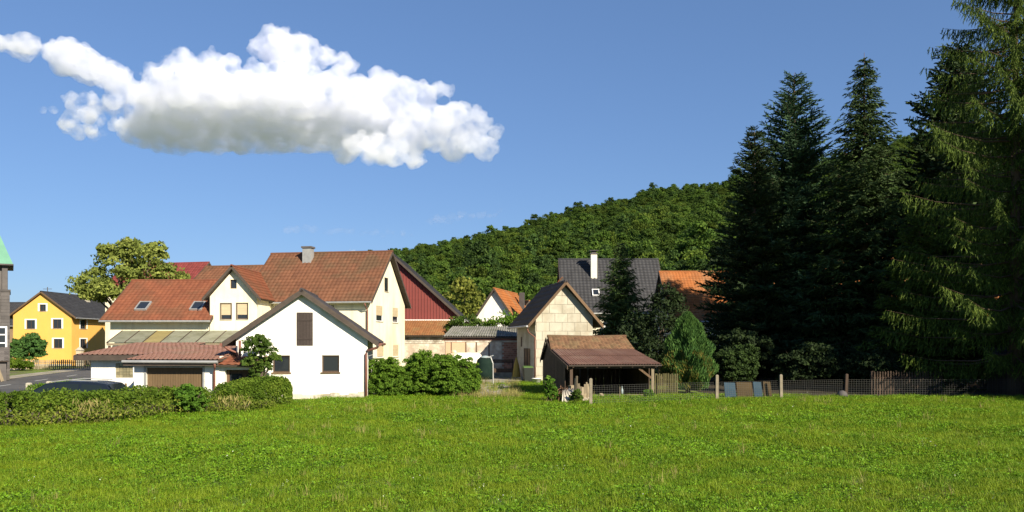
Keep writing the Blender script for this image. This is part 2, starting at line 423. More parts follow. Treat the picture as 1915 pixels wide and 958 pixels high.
def road_x(Y, off=0):
    return -39 - (Y - 61) * 0.26 + off
YR = np.linspace(22, 150, 40)
strip('road', [(road_x(y), y) for y in YR], [(road_x(y, 6.2), y) for y in YR], M['asphalt'], 0.03, 'grey asphalt village road curving past the yellow house', 'road', 60)
strip('pavement', [(road_x(y, -2.2), y) for y in YR], [(road_x(y, -0.02), y) for y in YR], M['gravel'], 0.05, 'pale pavement along the far side of the road', 'pavement', 60)
for k in range(9):
    y = 36 + k * 8
    strip('road_marking', [(road_x(y, 3.0), y), (road_x(y + 3, 3.0), y + 3)], [(road_x(y, 3.14), y), (road_x(y + 3, 3.14), y + 3)], M['paint'], 0.045, 'white dashed centre line painted on the asphalt road', 'road marking', 6)
strip('driveway', [(-26, 29.5), (-30, 45)], [(-12.3, 29.5), (-12.3, 45)], M['asphalt'], 0.02, 'asphalt forecourt in front of the garage', 'driveway', 30)
strip('yard', [(-5, 46.8), (-5, 64)], [(1.2, 46.8), (0.6, 64)], M['gravel'], 0.02, 'pale gravel yard beside the panel-clad shed', 'yard', 20)
strip('bare_path', [(-2.3, 35.5), (-1.9, 46)], [(-0.2, 35.5), (0.0, 46)], M['gravel'], 0.004, 'worn dry track between the shrubs and the lean-to', 'path', 20)

strip('shade_floor', [(8.9, 33.9), (9.5, 60)], [(45, 34.9), (45, 60)], M['shade_soil'], 0.012, 'dark forest floor sheet standing in for shade under the conifers', 'ground', 30)  # dark sheet covers the lit grass where shade should fall

# hill behind the village
AZ = np.array([-1.4, -0.6, -0.3, -0.148, 0.115, 0.25, 0.5, 0.8, 1.8])
TA = np.array([0.02, 0.03, 0.066, 0.111, 0.174, 0.202, 0.254, 0.27, 0.2])
def hill_z(x, y):
    T = np.interp(x / np.maximum(y, 1), AZ, TA)
    u = (y - 135) / 480
    up = np.clip(u, -0.02, 1) ** 1 if False else np.clip(u, -0.02, 1)
    z = (T * 615 - 9) * up
    z = z - np.maximum(0, u - 1) * 60
    return z + np.clip(u, 0, 1) * (3 * np.sin(x * 0.03 + y * 0.02) + 2 * np.sin(x * 0.071 - y * 0.043))
tv, yv = np.linspace(-1.3, 1.6, 90), np.linspace(120, 900, 70)
TT, YY = np.meshgrid(tv, yv)
HX = TT * YY
V = np.stack([HX, YY, hill_z(HX, YY)], -1).reshape(-1, 3)
I = (np.arange(69)[:, None] * 90 + np.arange(89)[None, :]).ravel()
M['hillsoil'] = mat('forest_floor', (0.035, 0.045, 0.015), (0.05, 0.05, 0.02), 0.05)
tag(np_mesh('hill', V, np.stack([I, I + 1, I + 91, I + 90], 1), m=M['hillsoil'], smooth=True), 'long wooded hillside rising behind the village', 'hill', kind='structure')

# ---------------------------------------------------------------- scatter with geometry nodes (only for what nobody could count)
def scatter(name, pts, rot, scl, idx, protos, label, cat):
    me = bpy.data.meshes.new(name)
    n = len(pts)
    me.vertices.add(n); me.vertices.foreach_set('co', np.asarray(pts, np.float32).ravel())
    a = me.attributes.new('rot', 'FLOAT_VECTOR', 'POINT'); a.data.foreach_set('vector', np.asarray(rot, np.float32).ravel())
    a = me.attributes.new('scl', 'FLOAT_VECTOR', 'POINT'); a.data.foreach_set('vector', np.asarray(scl, np.float32).ravel())
    a = me.attributes.new('idx', 'INT', 'POINT'); a.data.foreach_set('value', np.asarray(idx, np.int32))
    o = link(name, me)
    c = bpy.data.collections.new(name + '_kinds')
    for k, p in enumerate(protos):
        p.name = '%s_kind_%02d' % (name, k)
        c.objects.link(p)
    ng = bpy.data.node_groups.new(name, 'GeometryNodeTree')
    ng.interface.new_socket('Geometry', in_out='INPUT', socket_type='NodeSocketGeometry')
    ng.interface.new_socket('Geometry', in_out='OUTPUT', socket_type='NodeSocketGeometry')
    gi, go = ng.nodes.new('NodeGroupInput'), ng.nodes.new('NodeGroupOutput')
    ip, ci = ng.nodes.new('GeometryNodeInstanceOnPoints'), ng.nodes.new('GeometryNodeCollectionInfo')
    ci.inputs['Collection'].default_value = c
    ci.inputs['Separate Children'].default_value = True
    ci.inputs['Reset Children'].default_value = True
    ip.inputs['Pick Instance'].default_value = True
    L = ng.links.new
    L(gi.outputs[0], ip.inputs['Points']); L(ci.outputs[0], ip.inputs['Instance'])
    for nm, ty, sock in (('rot', 'FLOAT_VECTOR', 'Rotation'), ('scl', 'FLOAT_VECTOR', 'Scale'), ('idx', 'INT', 'Instance Index')):
        na = ng.nodes.new('GeometryNodeInputNamedAttribute'); na.data_type = ty; na.inputs['Name'].default_value = nm
        L(na.outputs['Attribute'], ip.inputs[sock])
    L(ip.outputs[0], go.inputs[0])
    md = o.modifiers.new('scatter', 'NODES'); md.node_group = ng
    return tag(o, label, cat, kind='stuff')

# ---------------------------------------------------------------- leaves
def unit(v):
    return v / (np.linalg.norm(v, axis=-1, keepdims=True) + 1e-9)

def leaf_arrays(C, L, Wd, axis=None, normal=None, nb=0.8):
    """rhombic leaves at points C; normal biases the facing, axis fixes the direction"""
    n = len(C)
    L = np.broadcast_to(np.asarray(L, float), (n,))[:, None]
    Wd = np.broadcast_to(np.asarray(Wd, float), (n,))[:, None]
    if axis is None:
        nrm = rng.normal(size=(n, 3))
        if normal is not None:
            nrm = nrm * 0.6 + normal * nb
        nrm = unit(nrm)
        a = unit(np.cross(nrm, rng.normal(size=(n, 3))))
        b = np.cross(nrm, a)
    else:
        a = unit(axis)
        b = unit(np.cross(a, rng.normal(size=(n, 3))))
    V = np.stack([C - a * L / 2, C + b * Wd / 2 - a * L * 0.08, C + a * L / 2, C - b * Wd / 2 - a * L * 0.08], 1).reshape(-1, 3)
    return V, np.arange(4 * n).reshape(n, 4)

def clump_cloud(centers, radii, n_each, squash=0.75):
    """points on and just under the surface of many small clumps, with outward normals"""
    centers = np.asarray(centers, float); radii = np.asarray(radii, float)
    k = len(centers)
    d = unit(rng.normal(size=(k, n_each, 3)))
    d[..., 2] = np.where(d[..., 2] < -0.3, -d[..., 2], d[..., 2])
    rr = radii[:, None, None] * rng.uniform(0.45, 1.08, (k, n_each, 1))
    sq = np.array([1, 1, squash])
    return (centers[:, None] + d * rr * sq).reshape(-1, 3), d.reshape(-1, 3)

def lobes_to_clumps(lobes, per, ratio=0.38, low=-0.45):
    cs, rs = [], []
    for (x, y, z, r, rz) in lobes:
        d = unit(rng.normal(size=(per * 2, 3)))
        d = d[d[:, 2] > low][:per]
        cs.append(np.array([x, y, z]) + d * np.array([r, r, rz]) * rng.uniform(0.55, 0.98, (len(d), 1)))
        rs.append(rng.uniform(0.7, 1.25, len(d)) * r * ratio)
    return np.concatenate(cs), np.concatenate(rs)

def leafy(name, m, parent, lobes, per=22, n_each=45, size=0.3, ratio=0.38, low=-0.45, link_it=True):
    c, r = lobes_to_clumps(lobes, per, ratio, low)
    P, nrm = clump_cloud(c, r, n_each)
    n = len(P)
    sz = size * rng.uniform(0.65, 1.3, n)
    V, Fc = leaf_arrays(P, sz, sz * 0.62, normal=nrm)
    rn = np.repeat(rng.uniform(0, 1, len(c)), n_each) * 0.5 + rng.uniform(0, 1, n) * 0.5
    return np_mesh(name, V, Fc, rn, m, parent, link_it=link_it)

def tree(name, label, loc, lobes, m, trunk_r=0.3, size=0.3, per=22, n_each=45, cat='tree', group=None, low=-0.45, ratio=0.38):
    t = thing(name, label, cat, loc, 0, group)
    b = MB()
    top = max(l[2] for l in lobes)
    zf = min(l[2] for l in lobes) * 0.55
    spine = [(0, 0, -0.15), (0.03, 0, zf * 0.5), (0.0, 0.05, zf), (0.08, 0, (zf + top) / 2), (0.02, 0.03, top)]
    b.tube(spine, [trunk_r * 1.25, trunk_r, trunk_r * 0.85, trunk_r * 0.5, trunk_r * 0.12], 9)
    for (x, y, z, r, rz) in lobes:
        zs = zf * random.uniform(0.8, 1.0) + 0.15 * (z - zf)
        b.tube([(0, 0, zs), (x * 0.4, y * 0.4, zs + (z - zs) * 0.45), (x * 0.95, y * 0.95, z + rz * 0.2)], [trunk_r * 0.5, trunk_r * 0.32, trunk_r * 0.06], 6)
    b.build('trunk', M['bark'], t, smooth=True)
    leafy('crown', m, t, lobes, per, n_each, size, ratio, low)
    return t

def bush(name, label, loc, rx, h, m, size=0.07, per=40, n_each=60, cat='shrub', group=None, nl=5, ratio=0.3, ry=None, skirt=False):
    t = thing(name, label, cat, loc, 0, group)
    ry = ry or rx
    lobes = [(0, 0, h * 0.48, rx * 0.72, h * 0.46)]
    for k in range(nl):
        a = 2 * math.pi * (k + random.random() * 0.6) / nl
        q = random.uniform(0.42, 0.6)
        lobes.append((math.cos(a) * rx * q, math.sin(a) * ry * q, h * random.uniform(0.34, 0.62), rx * 0.42, h * 0.33))
    if skirt:
        for k in range(6):
            a = math.pi * (k + 0.5) / 3
            lobes.append((math.cos(a) * rx * 0.62, math.sin(a) * ry * 0.62, h * 0.22, rx * 0.40, h * 0.24))
    b = MB()
    for k in range(9):
        a = random.uniform(0, 6.28); q = random.uniform(0.2, 0.75)
        b.tube([(0.05 * math.cos(a), 0.05 * math.sin(a), -0.1), (rx * q * 0.5 * math.cos(a), ry * q * 0.5 * math.sin(a), h * 0.4), (rx * q * math.cos(a), ry * q * math.sin(a), h * 0.75)], [0.02 + rx * 0.012, 0.016 + rx * 0.006, 0.004], 5)
    b.build('stem', M['bark'], t)
    leafy('foliage', m, t, lobes, per, n_each, size, ratio, -0.8)
    return t

# ---------------------------------------------------------------- conifers
def conifer(name, label, loc, h, r, m, kind='spruce', z0=0.08, dz=0.36, nb=7, dens=1.0, group=None, power=0.85, lean=0.0):
    t = thing(name, label, 'conifer', loc, 0, group)
    b = MB()
    b.tube([(0, 0, -0.2), (0, 0, h * 0.3), (lean * 0.5, 0, h * 0.7), (lean, 0, h)], [h * 0.017, h * 0.013, h * 0.006, 0.01], 10)
    b.build('trunk', M['barkr'], t, smooth=True)
    lb = MB()
    C, A, Ls = [], [], []
    z = h * z0
    while z < h * 0.985:
        f = z / h
        n = max(3, int(nb * (0.6 + 0.6 * (1 - f)) + random.random()))
        ph = random.uniform(0, 6.28)
        for k in range(n):
            az = ph + 2 * math.pi * (k + random.uniform(-0.3, 0.3)) / n
            ln = r * (1 - f) ** power * random.uniform(0.62, 1.12) + 0.12
            zz = z + random.uniform(-0.5, 0.5) * dz
            o = np.array([lean * f, 0, zz]); d = np.array([math.cos(az), math.sin(az), 0])
            if kind == 'larch':
                s0, sag = 0.12 + 0.2 * f, 0.25
            elif kind == 'fir':
                s0, sag = 0.10 + 0.75 * f * f, 0.16
            else:
                s0, sag = -0.12 + 0.62 * f, 0.22
            npos = max(5, int(ln / 0.15 * dens))
            u = (np.arange(npos) + rng.uniform(0.1, 0.9, npos)) / npos
            def curve(u):
                zc = ln * (s0 * u - sag * u * (1.5 - u) * 1.1)
                return o + np.outer(u * ln, d) + np.outer(zc, [0, 0, 1])
            P = curve(u)
            lb.tube(curve(np.array([0, 0.35, 0.7, 1.0])), [0.012 + ln * 0.009, 0.01 + ln * 0.006, 0.01, 0.004], 4)
            side = np.array([-d[1], d[0], 0])
            for sgn in (-1, 1):
                tl = (0.24 + 0.22 * ln * np.sqrt(np.clip(1 - u, 0.02, 1))) * rng.uniform(0.6, 1.25, npos)
                if kind == 'larch':
                    ax = 0.35 * sgn * side + 0.25 * d + np.array([0, 0, -1.0]) + rng.normal(size=(npos, 3)) * 0.22
                    tl = np.minimum(tl * 1.1, 0.85)
                elif kind == 'fir':
                    ax = 0.8 * sgn * side + 0.75 * d + np.array([0, 0, 0.28]) + rng.normal(size=(npos, 3)) * 0.18
                else:
                    ax = 0.7 * sgn * side + 0.6 * d + np.array([0, 0, -0.30]) + rng.normal(size=(npos, 3)) * 0.22
                ax = unit(ax)
                for q in range(8 if kind == 'larch' or dens > 0.99 else 4):
                    f2 = (0.2, 0.45, 0.7, 0.95, 0.1, 0.35, 0.58, 0.83)[q]
                    ax2 = unit(ax + rng.normal(size=(npos, 3)) * 0.35)
                    C.append(P + ax * tl[:, None] * f2); A.append(ax2); Ls.append(np.minimum(tl * 0.7, 0.22 if kind == 'larch' else 0.36))
        z += dz * random.uniform(0.75, 1.25) * (0.55 + 0.45 * (1 - f))
    lb.build('branches', M['barkr'], t)
    C, A, Ls = np.concatenate(C), np.concatenate(A), np.concatenate(Ls)
    V, Fc = leaf_arrays(C, Ls, np.minimum(0.075, Ls * 0.22) * (0.8 if kind == 'larch' else (1.0 if dens > 0.99 else 2.2)), axis=A)
    np_mesh('foliage', V, Fc, rng.uniform(0, 1, len(C)), m, t)
    return t

# ---------------------------------------------------------------- building helpers (all in the thing's own frame)
def wpt(o, u, s, z, d=0.0):
    """point on a wall: s along it, d outwards"""
    return (o[0] + u[0] * s + u[1] * d, o[1] + u[1] * s - u[0] * d, z)

def wbox(b, o, u, s0, s1, z0, z1, d0, d1, rnd=None):
    b.hexa([wpt(o, u, s0, z0, d0), wpt(o, u, s1, z0, d0), wpt(o, u, s1, z0, d1), wpt(o, u, s0, z0, d1),
            wpt(o, u, s0, z1, d0), wpt(o, u, s1, z1, d0), wpt(o, u, s1, z1, d1), wpt(o, u, s0, z1, d1)], rnd)

def wall(b, o, u, Wd, z0, top, holes=(), breaks=(), depth=0.16):
    """wall sheet with real openings and reveals; top is a height or a function of s"""
    tf = top if callable(top) else (lambda s: top)
    bs = sorted({0.0, float(Wd), *[float(x) for x in breaks], *[float(h[0]) for h in holes], *[float(h[2]) for h in holes]})
    for a, c in zip(bs[:-1], bs[1:]):
        if c - a < 1e-6: continue
        z = z0
        for h in sorted([h for h in holes if h[0] <= a + 1e-6 and h[2] >= c - 1e-6], key=lambda h: h[1]):
            if h[1] > z: b.poly([wpt(o, u, a, z), wpt(o, u, c, z), wpt(o, u, c, h[1]), wpt(o, u, a, h[1])], 0.5)
            z = h[3]
        b.poly([wpt(o, u, a, z), wpt(o, u, c, z), wpt(o, u, c, tf(c)), wpt(o, u, a, tf(a))], 0.5)
    for (s0, a, s1, c) in holes:
        q = [(s0, a), (s1, a), (s1, c), (s0, c)]
        for k in range(4):
            (sa, za), (sb, zb) = q[k], q[(k + 1) % 4]
            b.poly([wpt(o, u, sa, za), wpt(o, u, sb, zb), wpt(o, u, sb, zb, -depth), wpt(o, u, sa, za, -depth)], 0.5)

def window(parent, o, u, hole, fm='frame_white', nx=2, ny=1, depth=0.12, blind=0.0, sill=True, surround=None, bw=0.055, pm='glass'):
    s0, z0, s1, z1 = hole
    b = MB()
    d0, d1 = -depth - 0.03, -depth + 0.03
    wbox(b, o, u, s0, s0 + bw, z0, z1, d0, d1); wbox(b, o, u, s1 - bw, s1, z0, z1, d0, d1)
    wbox(b, o, u, s0 + bw, s1 - bw, z0, z0 + bw, d0, d1); wbox(b, o, u, s0 + bw, s1 - bw, z1 - bw, z1, d0, d1)
    for k in range(1, nx):
        s = s0 + (s1 - s0) * k / nx
        wbox(b, o, u, s - bw * 0.45, s + bw * 0.45, z0 + bw, z1 - bw, d0, d1 - 0.004)
    for k in range(1, ny):
        z = z0 + (z1 - z0) * k / ny
        wbox(b, o, u, s0 + bw, s1 - bw, z - bw * 0.35, z + bw * 0.35, d0, d1 - 0.007)
    w = b.build('window', M[fm], parent)
    p = MB()
    for i in range(nx):
        for j in range(ny):
            a0, a1 = s0 + (s1 - s0) * i / nx, s0 + (s1 - s0) * (i + 1) / nx
            c0, c1 = z0 + (z1 - z0) * j / ny, z0 + (z1 - z0) * (j + 1) / ny
            p = MB()
            p.poly([wpt(o, u, a0 + 0.01, c0 + 0.01, -depth), wpt(o, u, a1 - 0.01, c0 + 0.01, -depth), wpt(o, u, a1 - 0.01, c1 - 0.01, -depth), wpt(o, u, a0 + 0.01, c1 - 0.01, -depth)])
            p.build('pane', M[pm], w)
    if blind:
        q = MB()
        zb = z1 - (z1 - z0) * blind
        n = max(3, int((z1 - zb) / 0.06))
        for k in range(n):
            za, zc = zb + (z1 - zb) * k / n, zb + (z1 - zb) * (k + 1) / n
            q.poly([wpt(o, u, s0 + 0.03, za, -depth + 0.035), wpt(o, u, s1 - 0.03, za, -depth + 0.035), wpt(o, u, s1 - 0.03, zc, -depth + 0.05), wpt(o, u, s0 + 0.03, zc, -depth + 0.05)])
        q.build('roller_blind', M['blind'], w)
    if sill:
        q = MB(); wbox(q, o, u, s0 - 0.05, s1 + 0.05, z0 - 0.05, z0 - 0.003, -depth + 0.035, 0.05); q.build('sill', M['concrete'], w)
    if surround:
        q = MB(); sw = surround[1]
        wbox(q, o, u, s0 - sw, s0, z0, z1 + sw * 0.0, 0.003, 0.03); wbox(q, o, u, s1, s1 + sw, z0, z1, 0.003, 0.03)
        wbox(q, o, u, s0 - sw, s1 + sw, z1, z1 + sw * 0.7, 0.003, 0.03)
        q.build('surround', M[surround[0]], w)
    return w

def roof_plane(parent, e0, e1, r1, r0, tm, tile=(0.3, 0.33), amp=0.035, step=0.03, thick=0.12, under='fascia', kind='tile', name='roof'):
    """e0,e1 eave ends, r0,r1 the ridge ends above them; a slab with courses of tiles or corrugated sheet on it"""
    e0, e1, r0, r1 = (np.array(p, float) for p in (e0, e1, r0, r1))
    n = unit(np.cross(e1 - e0, r0 - e0))
    if n[2] < 0: n = -n
    b = MB()
    low = [p - n * thick for p in (e0, e1, r1, r0)]
    b.hexa(low + [p - n * 0.004 for p in (e0, e1, r1, r0)])
    sl = b.build(name, M[under], parent)
    Lu = max(np.linalg.norm(e1 - e0), np.linalg.norm(r1 - r0)); Lv = np.linalg.norm(r0 - e0)
    if kind == 'tile':
        nu, nv, k = max(1, round(Lu / tile[0])), max(1, round(Lv / tile[1])), 4
        prof = np.array([0.0, 0.25, 1.0, 0.8])
        uu = np.linspace(0, 1, nu * k + 1); hh = np.r_[np.tile(prof, nu), 0.0] * amp
        P, rn = [], rng.uniform(0, 1, (nv, nu))
        rows = []
        for j in range(nv):
            for (v, lift) in ((j / nv, step + 0.012), (min(1, (j + 1.12) / nv), 0.006)):
                a, c = e0 + (r0 - e0) * v, e1 + (r1 - e1) * v
                rows.append(a[None] + (c - a)[None] * uu[:, None] + n[None] * (hh + lift)[:, None])
            rows.append(rows[-2] - n[None] * (step + 0.01))      # lower lip of the course
        V = np.concatenate(rows); nu1 = len(uu)
        Fc, rr = [], []
        ci = np.arange(nu * k)
        for j in range(nv):
            o_ = 3 * j * nu1
            top = np.stack([o_ + ci, o_ + ci + 1, o_ + nu1 + ci + 1, o_ + nu1 + ci], 1)
            lip = np.stack([o_ + 2 * nu1 + ci, o_ + 2 * nu1 + ci + 1, o_ + ci + 1, o_ + ci], 1)
            Fc += [top, lip]; q = np.repeat(rn[j], k); rr += [q, q]
        o = np_mesh('tile_courses', V, np.concatenate(Fc), np.concatenate(rr), M[tm], sl)
    else:
        nu = max(1, round(Lu / tile[0])); k = 6; nv = max(1, round(Lv / tile[1]))
        uu = np.linspace(0, 1, nu * k + 1)
        if kind == 'wave': hh = (0.5 - 0.5 * np.cos(uu * nu * 2 * math.pi)) * amp
        else: hh = np.r_[np.tile(np.array([0, 0, 0, 0.0, 1, 1.0]), nu), 0] * amp
        rows = []
        for j in range(nv):
            for (v, lift) in ((j / nv, 0.02), (min(1, (j + 1.03) / nv), 0.004)):
                a, c = e0 + (r0 - e0) * v, e1 + (r1 - e1) * v
                rows.append(a[None] + (c - a)[None] * uu[:, None] + n[None] * (hh + lift)[:, None])
        V = np.concatenate(rows); nu1 = len(uu); ci = np.arange(nu * k); Fc, rr = [], []
        for j in range(nv):
            o_ = 2 * j * nu1
            Fc.append(np.stack([o_ + ci, o_ + ci + 1, o_ + nu1 + ci + 1, o_ + nu1 + ci], 1)); rr.append(np.repeat(rng.uniform(0, 1, nu), k))
        o = np_mesh('corrugated_sheet', V, np.concatenate(Fc), np.concatenate(rr), M[tm], sl)
    o['kind'] = 'stuff'
    return sl

def gable_roof(parent, a0, a1, b0, b1, ze, zr, tm, axis='x', bm=None, verge='fascia', gutter='zinc', ze1=None, ridge=True, **kw):
    """ridge runs along a; b0,b1 outer eaves; ze outer eave height, zr ridge height"""
    ze1 = ze if ze1 is None else ze1
    bm = (b0 + b1) / 2 if bm is None else bm
    P = (lambda a, b, z: (a, b, z)) if axis == 'x' else (lambda a, b, z: (b, a, z))
    roof_plane(parent, P(a0, b0, ze), P(a1, b0, ze), P(a1, bm, zr), P(a0, bm, zr), tm, **kw)
    roof_plane(parent, P(a0, b1, ze1), P(a1, b1, ze1), P(a1, bm, zr), P(a0, bm, zr), tm, **kw)
    if ridge:
        q = MB(); q.tube([P(a0 - 0.03, bm, zr + 0.01), P(a1 + 0.03, bm, zr + 0.01)], 0.10, 8); q.build('ridge_cap', M[tm], parent)
    if verge:
        for a in (a0, a1):
            e = -0.03 if a == a0 else 0.03
            q = MB()
            for (bb, zz) in ((b0, ze), (b1, ze1)):
                q.hexa([P(a, bb, zz - 0.19), P(a + e, bb, zz - 0.19), P(a + e, bm, zr - 0.19), P(a, bm, zr - 0.19), P(a, bb, zz + 0.05), P(a + e, bb, zz + 0.05), P(a + e, bm, zr + 0.05), P(a, bm, zr + 0.05)])
            q.build('verge_board', M[verge], parent)
    if gutter:
        for (bb, zz) in ((b0, ze), (b1, ze1)):
            sg = -1 if bb < bm else 1
            q = MB(); q.tube([P(a0, bb + sg * 0.07, zz - 0.06), P(a1, bb + sg * 0.07, zz - 0.06)], 0.065, 8); q.build('gutter', M[gutter], parent)

def gable_body(parent, x0, x1, y0, y1, z0, ze, zr, m, axis='y', holes=None, name='wall'):
    """four walls; axis is the ridge direction; holes by wall: front, right, back, left (seen from outside)"""
    holes = holes or {}
    b = MB()
    wx, wy = x1 - x0, y1 - y0
    def gab(w): return lambda s: ze + (zr - ze) * (1 - abs(s - w / 2) / (w / 2))
    defs = {'front': ((x0, y0), (1, 0), wx, axis == 'y'), 'right': ((x1, y0), (0, 1), wy, axis == 'x'),
            'back': ((x1, y1), (-1, 0), wx, axis == 'y'), 'left': ((x0, y1), (0, -1), wy, axis == 'x')}
    for k, (o, u, w, g) in defs.items():
        wall(b, o, u, w, z0, gab(w) if g else ze, holes.get(k, ()), (w / 2,) if g else ())
    b.build(name, M[m], parent)
    return {k: (d[0], d[1]) for k, d in defs.items()}

# ---------------------------------------------------------------- buildings
def downpipe(parent, pts, m='zinc', r=0.045):
    q = MB(); q.tube(pts, r, 8); return q.build('downpipe', M[m], parent, smooth=True)

def panel_part(parent, name, m, o, u, s0, s1, z0, z1, d0, d1):
    q = MB(); wbox(q, o, u, s0, s1, z0, z1, d0, d1); return q.build(name, M[m], parent)

def skylight(parent, c, u, v, w, h, fm='zinc'):
    """roof window lying in the roof plane: c centre, u across, v up the slope"""
    c, u, v = (np.array(k, float) for k in (c, u, v)); u, v = unit(u), unit(v); n = unit(np.cross(u, v))
    n = -n if n[2] < 0 else n
    def rect(b, a0, a1, b0, b1, z0, z1):
        b.hexa([c + u * p + v * q + n * z for z in (z0, z1) for (p, q) in ((a0, b0), (a1, b0), (a1, b1), (a0, b1))])
    b = MB(); t = 0.08
    rect(b, -w / 2, -w / 2 + t, -h / 2, h / 2, 0, 0.13); rect(b, w / 2 - t, w / 2, -h / 2, h / 2, 0, 0.13)
    rect(b, -w / 2 + t, w / 2 - t, -h / 2, -h / 2 + t, 0, 0.125); rect(b, -w / 2 + t, w / 2 - t, h / 2 - t, h / 2, 0, 0.125)
    f = b.build('roof_window', M[fm], parent)
    b = MB(); rect(b, -w / 2 + t, w / 2 - t, -h / 2 + t, h / 2 - t, 0.06, 0.10); b.build('pane', M['glass'], f)

# --- white gabled shed in the middle foreground
t = thing('white_shed', 'whitewashed gabled shed with tall dark loft shutter behind the clipped hedge', 'shed', (-8.88, 34.0, 0), 7)
wh = {'front': [(2.47, 2.24, 3.15, 3.66), (3.53, 1.12, 4.25, 1.84), (1.50, 1.12, 2.20, 1.84)]}
fr = gable_body(t, -2.72, 2.72, 0, 4.6, -0.5, 2.62, 4.42, 'white', 'y', wh)
gable_roof(t, -0.28, 4.9, -3.2, 3.2, 2.36, 4.58, 'sheet_dark', 'y', kind='wave', tile=(0.18, 1.5), amp=0.05, gutter='copper_pipe')
o, u = fr['front']
q = MB()
for k in range(5):
    wbox(q, o, u, 2.48 + k * 0.134, 2.48 + k * 0.134 + 0.128, 2.25, 3.65, -0.05, 0.02)
sh = q.build('loft_shutter', M['shutter_dark'], t)
for z in (2.5, 3.3):
    q = MB(); wbox(q, o, u, 2.50, 3.12, z, z + 0.08, 0.021, 0.04); q.build('batten', M['shutter_dark'], sh)
for h in wh['front'][1:]:
    window(t, o, u, h, 'frame_dark', 1, 1, depth=0.10, sill=False)
    panel_part(t, 'sill', 'wood_brown', o, u, h[0] - 0.05, h[2] + 0.05, h[1] - 0.06, h[1], -0.06, 0.05)
q = MB()
for k in range(14):
    s = 5.44 * k / 14
    wbox(q, o, u, s, s + 5.44 / 14 + 0.004 * (k % 2), -0.4, random.uniform(0.10, 0.30), 0.002, random.uniform(0.02, 0.05))
q.build('plinth', M['plinth'], t)
downpipe(t, [(3.22, -0.25, 2.28), (3.1, -0.2, 2.15), (2.72, -0.08, 2.05), (2.66, -0.08, 1.9), (2.66, -0.08, -0.1)], 'copper_pipe', 0.055)
downpipe(t, [(-3.22, -0.25, 2.28), (-3.0, -0.15, 2.1), (-2.66, -0.08, 1.95), (-2.66, -0.08, 0.9)], 'copper_pipe', 0.05)

# --- garage with red-brown roof in front of the left house
t = thing('garage', 'low white garage with brown door and flat red-brown roof', 'garage', (-15.55, 33.0, -0.58), 0)
b = MB()
wall(b, (0, 0), (1, 0), 3.5, 0, 2.12, [(0.5, 0.02, 2.83, 1.93)], depth=0.25)
wall(b, (3.5, 0), (0, 1), 0.05, 0, 2.12); wall(b, (0, 5), (0, -1), 5, 0, 2.25); wall(b, (3.5, 5), (-1, 0), 3.5, 0, 2.5); wall(b, (3.5, 0.05), (0, 1), 4.95, 0, 2.4)
wall(b, (-3.55, 3.4), (1, 0), 3.55, 0, 2.2, [(1.1, 1.36, 1.9, 2.02)]); wall(b, (-3.55, 8), (0, -1), 4.6, 0, 2.4)
wall(b, (3.5, 0.05), (1, 0), 1.72, 0, 2.02, [(0.22, 0.02, 1.62, 1.84)], depth=0.3); wall(b, (5.22, 0.05), (0, 1), 0.5, 0, 2.2)
b.build('wall', M['white'], t)
q = MB()
for k in range(22):
    s = 0.5 + 2.33 * k / 22
    q.box((s + 0.004, 0.10, 0.02), (s + 2.33 / 22 - 0.004, 0.14, 1.93))
q.box((0.5, 0.14, 0.02), (2.83, 0.16, 1.93))
gd = q.build('garage_door', M['door_brown'], t)
q = MB(); q.box((1.6, 0.07, 0.9), (1.75, 0.10, 0.95)); q.build('handle', M['zinc'], gd)
q = MB(); q.box((0.42, -0.03, 0), (0.5, 0.0, 1.93)); q.box((2.83, -0.03, 0), (2.91, 0, 1.93)); q.box((0.42, -0.03, 1.933), (2.91, 0, 2.0)); q.build('door_frame', M['zinc'], t)
q = MB(); q.box((1.5, -0.12, 2.02), (1.78, -0.004, 2.08)); q.build('lamp', M['frame_dark'], t)
q = MB()
for k in range(9): q.box((3.72 + k * 0.156, 0.28, 0.02), (3.72 + k * 0.156 + 0.15, 0.32, 1.84))
dd = q.build('side_door', M['wood_dark'], t)
for (a, c) in ((3.86, 4.36), (4.56, 5.16)):
    q = MB(); q.box((a, 0.26, 1.15), (c, 0.279, 1.66)); q.build('pane', M['glass'], dd)
q = MB(); q.box((3.74, 0.24, 0.98), (5.32, 0.279, 1.06)); q.box((3.74, 0.24, 0.02), (3.84, 0.279, 1.84)); q.build('rail', M['wood_brown'], dd)
o, u = (-3.55, 3.4), (1, 0)
gw = MB(); wbox(gw, o, u, 1.1, 1.9, 1.36, 2.02, -0.13, -0.06); gw = gw.build('window', M['concrete'], t)
for i in range(5):
    for j in range(5):
        q = MB(); wbox(q, o, u, 1.115 + i * 0.157, 1.115 + i * 0.157 + 0.143, 1.37 + j * 0.13, 1.37 + j * 0.13 + 0.118, -0.059, -0.035); q.build('glass_block', M['glassblock'], gw)
roof_plane(t, (-0.25, -0.4, 2.26), (3.62, -0.4, 2.26), (4.3, 5.4, 2.83), (-0.25, 5.4, 2.83), 'sheet_brown', kind='trap', tile=(0.22, 0.5), amp=0.03, thick=0.10)
roof_plane(t, (-4.1, 2.95, 2.40), (-0.27, 2.95, 2.40), (-0.27, 8.4, 2.94), (-3.9, 8.4, 2.94), 'sheet_brown', kind='trap', tile=(0.22, 0.5), amp=0.03, thick=0.10)
roof_plane(t, (3.5, -0.28, 2.05), (5.35, -0.28, 2.02), (5.35, 0.62, 2.36), (3.64, 0.62, 2.36), 'tile_red', thick=0.07)
for (a, c) in (((-0.25, -0.43, 2.02), (3.62, -0.40, 2.24)), ((-4.1, 2.92, 2.16), (-0.27, 2.95, 2.38))):
    q = MB(); q.box(a, c); q.build('fascia', M['fascia'], t)
